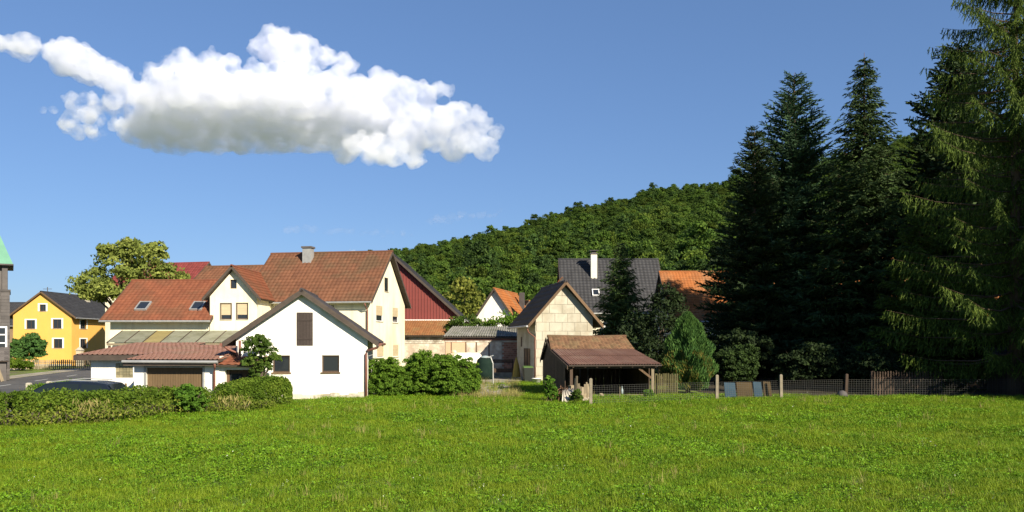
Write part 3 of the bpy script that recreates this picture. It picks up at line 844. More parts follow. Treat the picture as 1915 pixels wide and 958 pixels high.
q = MB(); q.tube([(-0.25, -0.5, 2.19), (3.62, -0.5, 2.17)], 0.06, 8); q.build('gutter', M['zinc'], t)
downpipe(t, [(3.5, -0.48, 2.12), (3.45, -0.35, 1.95), (3.33, -0.08, 1.75), (3.33, -0.08, 0.05)], 'copper_pipe', 0.05)
q = MB(); q.tube([(4.25, 0.3, 2.2), (4.25, 0.3, 3.05)], 0.055, 8); q.build('vent_pipe', M['copper_pipe'], t)

# --- house with the cross gable
t = thing('gabled_house', 'cream house with red tiled roof, roof windows and a white cross gable', 'house', (-26.6, 53.1, -0.6), 0)
b = MB()
wall(b, (0, 0), (1, 0), 6.65, 0, 4.55, [(1.0, 1.2, 2.2, 2.9), (3.1, 0.9, 4.2, 2.9), (5.0, 1.2, 6.2, 2.9)])
wall(b, (0, 7.8), (0, -1), 7.8, 0, lambda s: 4.55 + 2.65 * (1 - abs(s - 3.9) / 3.9), (), (3.9,))
wall(b, (6.65, 7.8), (-1, 0), 6.65, 0, 4.55)
cg = [(1.33, 6.53, 1.76, 7.13), (0.72, 4.50, 1.40, 5.55), (1.78, 4.52, 2.48, 5.57)]
wall(b, (6.65, -0.12), (1, 0), 3.1, 0, lambda s: 6.02 + 1.75 * (1 - abs(s - 1.55) / 1.55), cg, (1.55,))
wall(b, (9.75, -0.12), (0, 1), 6, 0, 6.02); wall(b, (6.65, 5.9), (0, -1), 6.02, 0, 6.02)
wall(b, (9.75, 5.88), (-1, 0), 3.1, 0, lambda s: 6.02 + 1.75 * (1 - abs(s - 1.55) / 1.55), (), (1.55,))
b.build('wall', M['cream'], t)
for h in [(1.0, 1.2, 2.2, 2.9), (3.1, 0.9, 4.2, 2.9), (5.0, 1.2, 6.2, 2.9)]: window(t, (0, 0), (1, 0), h, 'frame_dark', 2, 1)
window(t, (6.65, -0.12), (1, 0), cg[0], 'frame_dark', 1, 1, sill=False)
for h in cg[1:]:
    window(t, (6.65, -0.12), (1, 0), h, 'frame_dark', 1, 1, depth=0.08, blind=0.72, surround=('frame_dark', 0.05))
gable_roof(t, -0.4, 6.85, -0.6, 8.4, 4.42, 7.36, 'tile_red', 'x')
gable_roof(t, -0.5, 5.8, 6.27, 10.13, 5.83, 8.0, 'tile_red', 'y', gutter=None, tile=(0.3, 0.3))
vv = (0, 4.5, 2.94)
for (px, Y) in ((268, 53.9), (370, 53.9)):
    p = at(px, 578, Y)
    fy = (Y - 53.1 + 0.6) / 4.5
    skylight(t, (p[0] + 26.6, Y - 53.1, 4.42 + 2.94 * fy + 0.05), (1, 0, 0), vv, 0.8, 1.05)

# --- patio canopy
t = thing('patio_canopy', 'weathered translucent lean-to canopy along the cream house', 'canopy', (-21.6, 50.2, -0.6), 0)
A0, A1, B0, B1 = np.array((-3.75, 0, 2.95)), np.array((4.0, 0, 2.95)), np.array((-4.1, 2.7, 3.72)), np.array((3.9, 2.7, 3.72))
npan = 7
for k in range(npan):
    f0, f1 = k / npan + 0.004, (k + 1) / npan - 0.004
    nu = 14
    uu = np.linspace(f0, f1, nu * 4 + 1); hh = 0.015 * np.sin(np.arange(nu * 4 + 1) * math.pi / 2) + 0.03
    a = A0 + (A1 - A0) * uu[:, None] + np.outer(hh, [0, 0, 1]); c = B0 + (B1 - B0) * uu[:, None] + np.outer(hh, [0, 0, 1])
    V = np.concatenate([a, c]); ci = np.arange(nu * 4); n1 = nu * 4 + 1
    np_mesh('roof_panel', V, np.stack([ci, ci + 1, ci + n1 + 1, ci + n1], 1), np.full(nu * 4, random.random()), M['canopy_y' if k == 2 else 'canopy'], t, smooth=True)
for k in range(npan + 1):
    f = k / npan
    q = MB(); q.bar(A0 + (A1 - A0) * f, B0 + (B1 - B0) * f, 0.07, 0.09); q.build('rafter', M['wood_dark'], t)
q = MB(); q.bar(A0 + (0, 0, -0.09), A1 + (0, 0, -0.09), 0.1, 0.14); q.build('beam', M['wood_grey'], t)
for f in (0.02, 0.27, 0.52, 0.77, 0.98):
    p = A0 + (A1 - A0) * f
    q = MB(); q.box((p[0] - 0.06, -0.06, -0.1), (p[0] + 0.06, 0.06, 2.78)); ps = q.build('post', M['wood_dark'], t)
    for sg in (-1, 1):
        if (f > 0.9 and sg > 0) or (f < 0.1 and sg < 0): continue
        q = MB(); q.bar((p[0] + 0.05 * sg, 0, 2.2), (p[0] + 0.55 * sg, 0, 2.76), 0.07); q.build('brace', M['wood_dark'], ps)

# --- farmhouse with the long brown roof
t = thing('farmhouse', 'two storey cream farmhouse with long weathered brown roof and bright end gable', 'house', (-9.8, 55.0, -0.3), -10)
gh = [(1.4, 4.18, 2.75, 5.28), (5.0, 4.18, 6.3, 5.28), (1.6, 1.6, 3.0, 2.75), (5.1, 1.6, 6.4, 2.5), (3.2, 6.4, 4.0, 7.4)]
fh = [(3.6, 4.1, 4.7, 5.2), (8.2, 4.1, 9.3, 5.2), (8.2, 1.3, 9.3, 2.5)]
b = MB()
wall(b, (-14.4, 0), (1, 0), 14.4, -0.3, 5.55, [(14.4 - h[2], h[1], 14.4 - h[0], h[3]) for h in [(2.6, 4.1, 3.6, 5.2), (7.3, 4.1, 8.3, 5.2)]])
wall(b, (0, 0), (0, 1), 8.0, -0.3, lambda s: 5.55 + 3.55 * (1 - abs(s - 4) / 4), gh, (4.0,))
wall(b, (0, 8), (-1, 0), 14.4, -0.3, 5.55)
wall(b, (-14.4, 8), (0, -1), 8.0, -0.3, lambda s: 5.55 + 2.6 * (1 - abs(s - 4) / 4), (), (4.0,))
b.build('wall', M['cream'], t)
for h in [(2.6, 4.1, 3.6, 5.2), (7.3, 4.1, 8.3, 5.2)]:
    window(t, (-14.4, 0), (1, 0), (14.4 - h[2], h[1], 14.4 - h[0], h[3]), 'frame_dark', 2, 1, depth=0.08, blind=0.35, surround=('frame_dark', 0.04))
for k, h in enumerate(gh):
    window(t, (0, 0), (0, 1), h, 'frame_white' if k < 4 else 'frame_dark', 1, 1, depth=0.035, blind=(0.62, 0.6, 0.93, 0.95, 0)[k], bw=0.05)
gable_roof(t, -9.2, 0.35, -0.5, 8.5, 5.47, 9.34, 'tile_brown', 'x', tile=(0.3, 0.36))
gable_roof(t, -14.6, -9.23, -0.5, 8.5, 5.47, 8.45, 'tile_brown', 'x', tile=(0.3, 0.36), gutter=None)
q = MB(); q.box((-6.25, 3.0, 7.8), (-5.6, 3.6, 9.62)); ch = q.build('chimney', M['zinc'], t)
q = MB(); q.box((-6.32, 2.93, 9.622), (-5.53, 3.67, 9.75)); q.build('chimney_cap', M['slate'], ch)
q = MB(); q.tube([(-9.6, 1.3, 6.7), (-9.6, 1.3, 7.35)], 0.10, 8); q.build('roof_vent', M['yellowpipe'], t)
downpipe(t, [(-0.1, -0.57, 5.35), (-0.1, -0.4, 5.1), (-0.1, -0.08, 4.9), (-0.1, -0.08, 0)], 'copper_pipe', 0.055)

# --- red barn
t = thing('red_barn', 'big barn with oxide red sheet gable and dark roof beyond the farmhouse', 'barn', (-10.4, 68.0, 0), 0)
b = MB(); hw, zr, ze = 5.9, 9.75, 4.55
top = lambda s: ze + (zr - ze) * (1 - abs(s - hw) / hw)
wall(b, (-hw, 0), (1, 0), 2 * hw, -0.4, top, (), (hw,))
wall(b, (hw, 14), (-1, 0), 2 * hw, -0.4, top, (), (hw,)); wall(b, (-hw, 14), (0, -1), 14, -0.4, ze)
b.build('wall', M['mortar'], t)
q = MB()
for k in range(46):                                   # trapezoid cladding ribs, one sheet
    s = 2 * hw * k / 46; e = 2 * hw / 46
    for (p0, p1, d0, d1) in ((0, 0.55, 0.02, 0.02), (0.55, 0.65, 0.02, 0.06), (0.65, 0.9, 0.06, 0.06), (0.9, 1.0, 0.06, 0.02)):
        a, c = s + e * p0, s + e * p1
        for (zl, zh) in ((4.32, 6.0), (6.0, 7.8), (7.8, 99)):
            ta, tc = min(top(a), zh), min(top(c), zh)
            dd = 0.006 if zl == 6.0 else 0
            if max(ta, tc) > zl:
                q.poly([wpt((-hw, 0), (1, 0), a, zl, d0 + dd), wpt((-hw, 0), (1, 0), c, zl, d1 + dd), wpt((-hw, 0), (1, 0), c, max(tc, zl), d1 + dd), wpt((-hw, 0), (1, 0), a, max(ta, zl), d0 + dd)], 0.3 + 0.4 * (zl == 6.0))
cl = q.build('cladding', M['barn_red'], t); cl['kind'] = 'stuff'
panel_part(t, 'drip_board', 'frame_white', (-hw, 0), (1, 0), 0.1, 2 * hw - 0.1, 4.2, 4.31, 0.0, 0.1)
for k in range(34):
    q = MB(); y = 14 * k / 34
    q.box((hw - 0.02, y + 0.01, 0.6), (hw + 0.03 + 0.015 * (k % 2), y + 14 / 34 - 0.01, ze)); q.build('board', M['wood_barn'], t)
gable_roof(t, -0.45, 14.3, -6.35, 6.35, 4.32, 10.05, 'tile_black', 'y', tile=(0.33, 0.36))
downpipe(t, [(6.45, -0.35, 4.2), (6.2, -0.3, 3.9), (5.85, -0.12, 3.75), (5.85, -0.12, 3.2)], 'zinc', 0.06)
roof_plane(t, (-7.2, -2.4, 2.95), (5.1, -2.4, 2.95), (5.5, -0.1, 4.22), (-7.2, -0.1, 4.22), 'tile_ochre', tile=(0.2, 0.24), thick=0.12, name='lean_to_roof')
b = MB(); wall(b, (-7, -1.9), (1, 0), 11.9, -0.4, 2.95); wall(b, (4.9, -1.9), (0, 1), 1.85, -0.4, lambda s: 2.95 + s * 0.5); b.build('lean_to_wall', M['plaster_grey'], t)
panel_part(t, 'door', 'barn_red', (-7, -1.9), (1, 0), 4.2, 5.1, -0.2, 2.5, 0.004, 0.05)
for k in range(26):
    for r in range(3):
        x = -1.2 + k * 0.24 + 0.1 * (r % 2)
        if x > 4.6: continue
        q = MB(); q.box((x, -1.94, 2.30 + r * 0.16), (x + 0.22, -1.88, 2.30 + r * 0.16 + 0.14)); q.build('brick', M['plinth'], t)

# --- low outbuilding with corrugated roof
t = thing('outbuilding', 'low flaking plaster outbuilding with grey corrugated roof beside the red barn', 'outbuilding', (-4.85, 58.0, 0), 0)
b = MB(); wall(b, (0, 0), (1, 0), 6.0, -0.2, 2.6); wall(b, (6.0, 0), (0, 1), 4, -0.2, lambda s: 2.6 + s * 0.2); wall(b, (0, 4), (0, -1), 4, -0.2, lambda s: 3.4 - s * 0.2); wall(b, (6, 4), (-1, 0), 6, -0.2, 3.4)
b.build('wall', M['mortar'], t)
for k, (a, c, mm) in enumerate(((0.05, 0.42, 'plaster_pink'), (0.5, 1.46, 'plaster_pink'), (1.56, 2.22, 'plaster_grey'), (2.32, 3.14, 'plaster_grey'), (3.24, 4.1, 'plaster_grey'))):
    panel_part(t, 'plaster_panel', mm, (0, 0), (1, 0), a, c, 0.0, 2.5, 0.003, 0.05)
for a in (0.42, 1.46, 2.22, 3.14):
    panel_part(t, 'pilaster', 'wood_brown', (0, 0), (1, 0), a + 0.01, a + 0.08, 0, 2.55, 0.003, 0.06)
for r in range(17):
    for k in range(8):
        s = 4.14 + k * 0.24 + 0.12 * (r % 2)
        q = MB(); wbox(q, (0, 0), (1, 0), s, s + 0.225, 0.05 + r * 0.145, 0.05 + r * 0.145 + 0.13, 0.003, 0.03); q.build('brick', M['brick'], t)
panel_part(t, 'lintel_board', 'copper_pipe', (0, 0), (1, 0), -0.1, 6.05, 2.52, 2.66, 0.06, 0.10)
panel_part(t, 'lintel_strip', 'plinth', (0, 0), (1, 0), 0.0, 6.0, 2.40, 2.50, 0.06, 0.08)
roof_plane(t, (-0.15, -0.35, 2.78), (6.2, -0.35, 2.78), (6.2, 3.6, 3.58), (0.25, 3.6, 3.58), 'sheet_grey', kind='wave', tile=(0.18, 2.0), amp=0.06, thick=0.06)

# --- panel-clad shed
t = thing('panel_shed', 'steep gabled shed clad in pale square cement panels behind the lean-to', 'shed', (3.22, 49.3, 0), 10)
hw, ze, zr, dp = 1.8, 3.95, 5.85, 6.2
fr = gable_body(t, -hw, hw, 0, dp, -0.3, ze, zr, 'joint', 'y')
def clip(poly, a, bb, c):
    out = []
    for i in range(len(poly)):
        p, q = poly[i], poly[(i + 1) % len(poly)]
        fp, fq = a * p[0] + bb * p[1] - c, a * q[0] + bb * q[1] - c
        if fp <= 0: out.append(p)
        if (fp < 0 < fq) or (fq < 0 < fp):
            k = fp / (fp - fq); out.append((p[0] + (q[0] - p[0]) * k, p[1] + (q[1] - p[1]) * k))
    return out
o, u = fr['front']; sl = (zr - ze) / hw; ph = 0.545
for r in range(12):
    z0 = -0.2 + r * ph
    off = -0.45 * (r % 2) + 0.05
    for k in range(6):
        s0 = off + k * 0.8
        pl = [(max(s0, 0) + 0.009, z0 + 0.009), (min(s0 + 0.8, 2 * hw) - 0.009, z0 + 0.009), (min(s0 + 0.8, 2 * hw) - 0.009, z0 + ph - 0.009), (max(s0, 0) + 0.009, z0 + ph - 0.009)]
        if pl[1][0] - pl[0][0] < 0.03: continue
        pl = clip(pl, -sl, 1, ze); pl = clip(pl, sl, 1, ze + sl * 2 * hw) if pl else pl
        if len(pl) < 3: continue
        q = MB(); d = 0.02 + random.uniform(0, 0.008); rr = random.random()
        q.poly([wpt(o, u, s, z, d) for s, z in pl], rr)
        for i in range(len(pl)):
            (sa, za), (sb, zb) = pl[i], pl[(i + 1) % len(pl)]
            q.poly([wpt(o, u, sa, za, 0.002), wpt(o, u, sb, zb, 0.002), wpt(o, u, sb, zb, d), wpt(o, u, sa, za, d)], rr)
        q.build('panel', M['panel'], t)
o, u = fr['left']
for r in range(8):
    z0 = -0.2 + r * 0.52
    for k in range(9):
        s0 = 0.02 + k * 0.69 - 0.3 * (r % 2)
        a, c = max(s0, 0) + 0.008, min(s0 + 0.69, dp) - 0.008
        if c - a < 0.05: continue
        panel_part(t, 'panel', 'panel', o, u, a, c, z0 + 0.008, z0 + 0.512, 0.002, 0.02 + random.uniform(0, 0.008))
for s in (3.0, 4.0):
    d_ = panel_part(t, 'door', 'wood_brown', o, u, s, s + 0.62, 0.05, 2.0, 0.032, 0.06)
    panel_part(d_, 'door_frame', 'wood_dark', o, u, s - 0.3, s - 0.004, 0.05, 2.0, 0.032, 0.07)
panel_part(t, 'window', 'frame_dark', o, u, 1.55, 1.9, 2.1, 2.75, 0.032, 0.06)
gable_roof(t, -0.45, dp + 0.4, -hw - 0.55, hw + 0.55, 3.42, 6.1, 'sheet_dark', 'y', kind='tile', tile=(0.45, 0.5), amp=0.03, verge='wood_brown', gutter='zinc', thick=0.1)
downpipe(t, [(-hw - 0.6, -0.3, 3.32), (-hw - 0.5, -0.2, 3.0), (-hw - 0.06, -0.07, 2.7), (-hw - 0.06, -0.07, 0)], 'copper_pipe', 0.04)

# --- open lean-to shed
t = thing('open_shed', 'old open-fronted timber shed with tiled ridge and rusty corrugated lower roof', 'shed', (2.44, 34.1, 0), 8.5)
Lx = 3.85
roof_plane(t, (-0.05, -0.15, 1.42), (Lx + 0.2, -0.15, 1.42), (Lx + 0.05, 3.75, 2.10), (-0.05, 3.75, 2.10), 'sheet_rust', kind='wave', tile=(0.12, 2.0), amp=0.035, thick=0.05)
roof_plane(t, (-0.1, 3.55, 2.06), (Lx + 0.1, 3.55, 2.06), (Lx, 4.7, 2.66), (0.0, 4.7, 2.66), 'tile_moss', tile=(0.18, 0.17), thick=0.07)
roof_plane(t, (-0.1, 6.2, 1.55), (Lx + 0.1, 6.2, 1.55), (Lx, 4.7, 2.66), (0, 4.7, 2.66), 'tile_moss', tile=(0.18, 0.17), thick=0.07)
q = MB(); q.tube([(-0.05, 4.7, 2.69), (Lx * 0.5, 4.7, 2.65), (Lx + 0.05, 4.7, 2.69)], 0.07, 8); q.build('ridge_cap', M['tile_moss'], t)
q = MB()
for (ya, za, yb, zb) in ((-0.15, 1.40, 3.6, 2.04), (3.6, 2.05, 4.7, 2.62), (4.7, 2.62, 6.2, 1.52)):
    q.hexa([(-0.13, ya, za - 0.16), (-0.10, ya, za - 0.16), (-0.10, yb, zb - 0.16), (-0.13, yb, zb - 0.16), (-0.13, ya, za), (-0.10, ya, za), (-0.10, yb, zb), (-0.13, yb, zb)])
q.build('verge_board', M['wood_dark'], t)
def rz(y): return 1.30 + y * 0.175 if y < 3.6 else (1.95 + (y - 3.6) * 0.5 if y < 4.7 else 2.5 - (y - 4.7) * 0.7)
for k in range(26):
    y = 0.9 + k * 0.2
    q = MB(); q.box((0.0, y + 0.006, -0.1), (0.03 + 0.01 * (k % 2), y + 0.194, min(rz(y), rz(y + 0.2)) - 0.02)); q.build('board', M['wood_dark'], t)
for k in range(19):
    x = 0.05 + k * 0.2
    q = MB(); q.box((x + 0.006, 5.0 + 0.01 * (k % 2), -0.1), (x + 0.194, 5.04 + 0.01 * (k % 2), 2.1)); q.build('board', M['wood_dark'], t)
for k in range(21):
    y = 0.9 + k * 0.2
    q = MB(); q.box((Lx - 0.05, y + 0.006, -0.1), (Lx - 0.01, y + 0.194, rz(y) - 0.02)); q.build('board', M['wood_dark'], t)
for (x, mm, w) in ((3.70, 'wood_grey', 0.12), (0.10, 'wood_dark', 0.12)):
    q = MB(); q.box((x - w / 2, 0.05, -0.1), (x + w / 2, 0.05 + w, 1.28)); q.build('post', M[mm], t)
q = MB(); q.bar((3.64, 0.11, 0.85), (3.1, 0.11, 1.26), 0.09); q.build('brace', M['wood_brown'], t)
q = MB(); q.bar((0.0, 0.11, 1.32), (Lx, 0.11, 1.32), 0.12, 0.11); q.build('beam', M['wood_dark'], t)
q = MB(); q.bar((0.9, 0.2, 0.06), (3.6, 0.2, 0.06), 0.2, 0.16); q.build('sill_beam', M['wood_grey'], t)
for k in range(8):
    q = MB(); x = 0.15 + k * 0.52; q.bar((x, -0.1, 1.36), (x, 3.6, 2.0), 0.06, 0.09); q.build('rafter', M['wood_dark'], t)

# --- black-roofed house, orange-roofed house and others behind
def simple_house(name, label, loc, rz_, x0, x1, y0, y1, ze, zr, wm, tm, axis, holes=None, frame='frame_white', tile=(0.33, 0.36), gutter='zinc', oh=0.45, surround=None, nx=2, cat='house', verge='fascia', group=None):
    t = thing(name, label, cat, loc, rz_, group)
    fr = gable_body(t, x0, x1, y0, y1, -0.5, ze, zr, wm, axis, holes)
    for k, hs in (holes or {}).items():
        for h in hs:
            window(t, fr[k][0], fr[k][1], h, frame, nx, 1, surround=surround)
    if axis == 'x':
        k = (zr - ze) / ((y1 - y0) / 2)
        gable_roof(t, x0 - 0.35, x1 + 0.35, y0 - oh, y1 + oh, ze + 0.12 - k * oh, zr + 0.14, tm, 'x', tile=tile, gutter=gutter, verge=verge)
    else:
        k = (zr - ze) / ((x1 - x0) / 2)
        gable_roof(t, y0 - 0.35, y1 + 0.35, x0 - oh, x1 + oh, ze + 0.12 - k * oh, zr + 0.14, tm, 'y', tile=tile, gutter=gutter, verge=verge)
    return t, fr
t, fr = simple_house('black_roofed_house', 'house with large anthracite tiled roof and tall cream chimney behind the spruce', (9.0, 70.6, 0), 0, -4.3, 4.35, 0, 9.2, 5.3, 10.0, 'cream', 'tile_black', 'x', {'front': [(1.2, 2.9, 2.3, 4.2), (4.2, 2.9, 5.3, 4.2), (6.7, 2.9, 7.8, 4.2)]}, tile=(0.33, 0.38))
k = (10.0 - 5.3) / 4.6
q = MB(); q.box((-1.78, 2.7, 7.6), (-1.22, 3.26, 10.45)); ch = q.build('chimney', M['chim'], t)
q = MB(); q.box((-1.86, 2.62, 10.452), (-1.14, 3.34, 10.52)); q.box((-1.7, 2.78, 10.52), (-1.3, 3.18, 10.75)); q.box((-1.9, 2.58, 10.75), (-1.1, 3.38, 10.8)); q.build('chimney_cap', M['slate'], ch)
skylight(t, (-1.5, 1.25, 5.42 + k * 1.25 + 0.09), (1, 0, 0), (0, 1, k), 0.65, 0.85, 'frame_white')
q = MB(); q.box((-7.5, 2.5, -0.4), (-4.35, 8.0, 5.0)); an = q.build('annexe', M['cream'], t)
roof_plane(t, (-8.0, 2.2, 4.4), (-4.38, 2.2, 8.3), (-4.38, 8.3, 8.3), (-8.0, 8.3, 4.4), 'tile_orange', tile=(0.33, 0.36), thick=0.14)
t, fr = simple_house('orange_roofed_house', 'house with bright orange clay tiled roof half hidden by the dark conifers', (16.3, 61.6, 0), 0, -3.9, 4.5, 0, 8.2, 4.3, 8.0, 'cream', 'tile_orange', 'x', {'front': [(1.2, 1.6, 2.2, 2.9), (4.8, 1.6, 5.8, 2.9)]}, tile=(0.25, 0.3))
t, fr = simple_house('hidden_house', 'ochre house with reddish roof glimpsed through the tall conifers', (37, 74, 0), 0, -7, 8, 0, 8, 6.2, 10.4, 'yellow', 'tile_orange', 'x', {'front': [(1.5, 3.2, 2.6, 4.6), (4.5, 3.2, 5.6, 4.6), (8.0, 3.2, 9.1, 4.6), (11.5, 3.2, 12.6, 4.6)]})
t, fr = simple_house('white_gabled_house', 'small white gable with orange roof below the wooded hill', (-1.72, 80, 0), -14, -1.9, 1.9, 0, 9, 4.9, 7.6, 'white', 'tile_orange', 'y', {'front': [(0.7, 1.0, 1.6, 2.2), (2.3, 1.0, 3.2, 2.2)]}, oh=0.35, gutter=None)
panel_part(t, 'ledge', 'copper_pipe', (-1.9, 0), (1, 0), 0.1, 3.7, 4.35, 4.47, 0.0, 0.09)
q = MB(); q.box((1.0, 6.2, 5.5), (1.5, 6.7, 7.7)); q.build('chimney', M['slate'], t)
t, fr = simple_house('far_cottage', 'little orange roofed cottage peeping above the panel-clad shed', (2.0, 98, 0), 20, -2.2, 2.2, 0, 8, 4.6, 7.3, 'white', 'tile_orange', 'y', {'front': [(1.7, 3.6, 2.6, 4.8)]}, gutter=None)
t, fr = simple_house('wine_roofed_house', 'house with wine red roof showing behind the yellowish tree', (-42.0, 92, 0), -14, -5.5, 5.5, 0, 7, 8.5, 11.6, 'cream', 'tile_wine', 'x', {'right': [(3.0, 8.7, 4.3, 9.7)]})

# --- yellow house
hs = {'front': [(3.3, 6.75, 4.1, 7.6), (1.65, 4.55, 2.75, 5.65), (4.95, 4.6, 6.05, 5.75), (5.05, 2.15, 6.15, 3.3), (1.65, 2.15, 2.75, 3.3)],
      'right': [(2.0, 4.6, 3.5, 5.75), (2.0, 2.15, 3.5, 3.3), (9.0, 4.6, 10.4, 5.75), (9.0, 1.2, 10.4, 3.3)]}
t, fr = simple_house('yellow_house', 'sunny yellow two storey house with dark tiled roof across the road', (-58.6, 100, -0.5), 0, -3.6, 3.7, 0, 18, 6.35, 9.05, 'yellow', 'tile_black', 'y', hs, frame='frame_dark', surround=('frame_white', 0.2), oh=0.7, nx=2, verge='wood_brown')
q = MB(); q.box((0.5, 8.2, 7.8), (1.3, 9.0, 10.0)); q.build('chimney', M['concrete'], t)
panel_part(t, 'plinth', 'concrete', (-3.6, 0), (1, 0), 0, 7.3, -0.5, 0.15, 0.003, 0.05)

# --- dark house behind the church tower
t, fr = simple_house('dark_house', 'dark brown roofed house between church tower and yellow house', (-77.5, 125, 0), 0, -4.5, 4.0, 0, 8, 5.2, 8.6, 'wood_barn', 'tile_black', 'x', {'front': [(5.5, 2.6, 6.6, 3.9)]})
q = MB(); q.box((2.4, 2.6, 7.0), (4.0, 4.0, 10.0)); ch = q.build('chimney', M['slate'], t)
q = MB(); q.tube([(3.2, 3.3, 10.0), (3.2, 3.3, 11.2)], 0.06, 6); q.tube([(2.5, 3.3, 10.9), (3.9, 3.3, 10.9)], 0.04, 6); q.build('antenna', M['slate'], ch)

# --- church tower
t = thing('church_tower', 'dark slate church tower with green copper spire at the left edge', 'church', (-41.85, 62.0, -0.5), 32)
hw = 2.55
b = MB(); b.box((-hw, -hw, 0), (hw, hw, 6.9)); b.build('shaft', M['slate'], t)
for r in range(26):                                  # slate boards of the side towards the meadow
    for k in range(9):
        x = -hw + k * 0.57
        q = MB(); q.box((x + 0.006, -hw - 0.035 - 0.01 * (k % 2), 0.4 + r * 0.25), (x + 0.56, -hw - 0.003, 0.4 + r * 0.25 + 0.24)); q.build('slate', M['slate'], t)
b = MB()
for sx in (-1, 1):
    for sy in (-1, 1): b.box((sx * 2.25 - 0.18, sy * 2.25 - 0.18, 6.9), (sx * 2.25 + 0.18, sy * 2.25 + 0.18, 8.85))
b.box((-2.1, -2.1, 6.9), (2.1, 2.1, 8.85)); b.box((-hw - 0.08, -hw - 0.08, 6.75), (hw + 0.08, hw + 0.08, 6.9)); b.build('belfry', M['slate'], t)
for cx in (-1.35, 1.35):
    for k in range(7):
        q = MB(); q.hexa([(cx - 0.55, -2.14, 7.2 + k * 0.2), (cx + 0.55, -2.14, 7.2 + k * 0.2), (cx + 0.55, -2.02, 7.3 + k * 0.2), (cx - 0.55, -2.02, 7.3 + k * 0.2), (cx - 0.55, -2.16, 7.23 + k * 0.2), (cx + 0.55, -2.16, 7.23 + k * 0.2), (cx + 0.55, -2.02, 7.34 + k * 0.2), (cx - 0.55, -2.02, 7.34 + k * 0.2)])
        q.build('louvre', M['wood_grey'], t)
b = MB(); pr = [(2.78, 8.85), (2.74, 8.97), (2.45, 9.7), (2.0, 10.9), (1.3, 13.0), (0.6, 15.8), (0.04, 18.6)]
for (r0, z0), (r1, z1) in zip(pr[:-1], pr[1:]):
    for k in range(4):
        a0, a1 = math.pi / 4 + k * math.pi / 2, math.pi / 4 + (k + 1) * math.pi / 2
        c = 1.4142
        b.poly([(r0 * c * math.cos(a0), r0 * c * math.sin(a0), z0), (r0 * c * math.cos(a1), r0 * c * math.sin(a1), z0), (r1 * c * math.cos(a1), r1 * c * math.sin(a1), z1), (r1 * c * math.cos(a0), r1 * c * math.sin(a0), z1)])
sp = b.build('spire', M['patina'], t)
b = MB(); b.box((-2.82, -2.82, 8.74), (2.82, 2.82, 8.846)); b.build('eaves_board', M['slate'], t)
b = MB(); b.tube([(0, 0, 18.5), (0, 0, 19.6)], 0.05, 6); b.lathe([(0.02, -0.2), (0.2, -0.1), (0.22, 0.05), (0.02, 0.2)], (0, 0, 18.9), 10); b.build('finial', M['chrome'], sp)
window(t, (0, -hw - 0.1), (1, 0), (1.75, 2.2, 2.4, 4.1), 'frame_white', 1, 3, depth=0.0, bw=0.12)
b = MB(); b.box((-0.2, -4.2, -0.2), (2.35, -hw - 0.12, 1.5)); ap = b.build('porch', M['slate'], t)
roof_plane(t, (-0.4, -4.5, 1.5), (2.5, -4.5, 1.5), (2.5, -2.7, 2.5), (-0.4, -2.7, 2.5), 'slate', tile=(0.3, 0.3), thick=0.08)

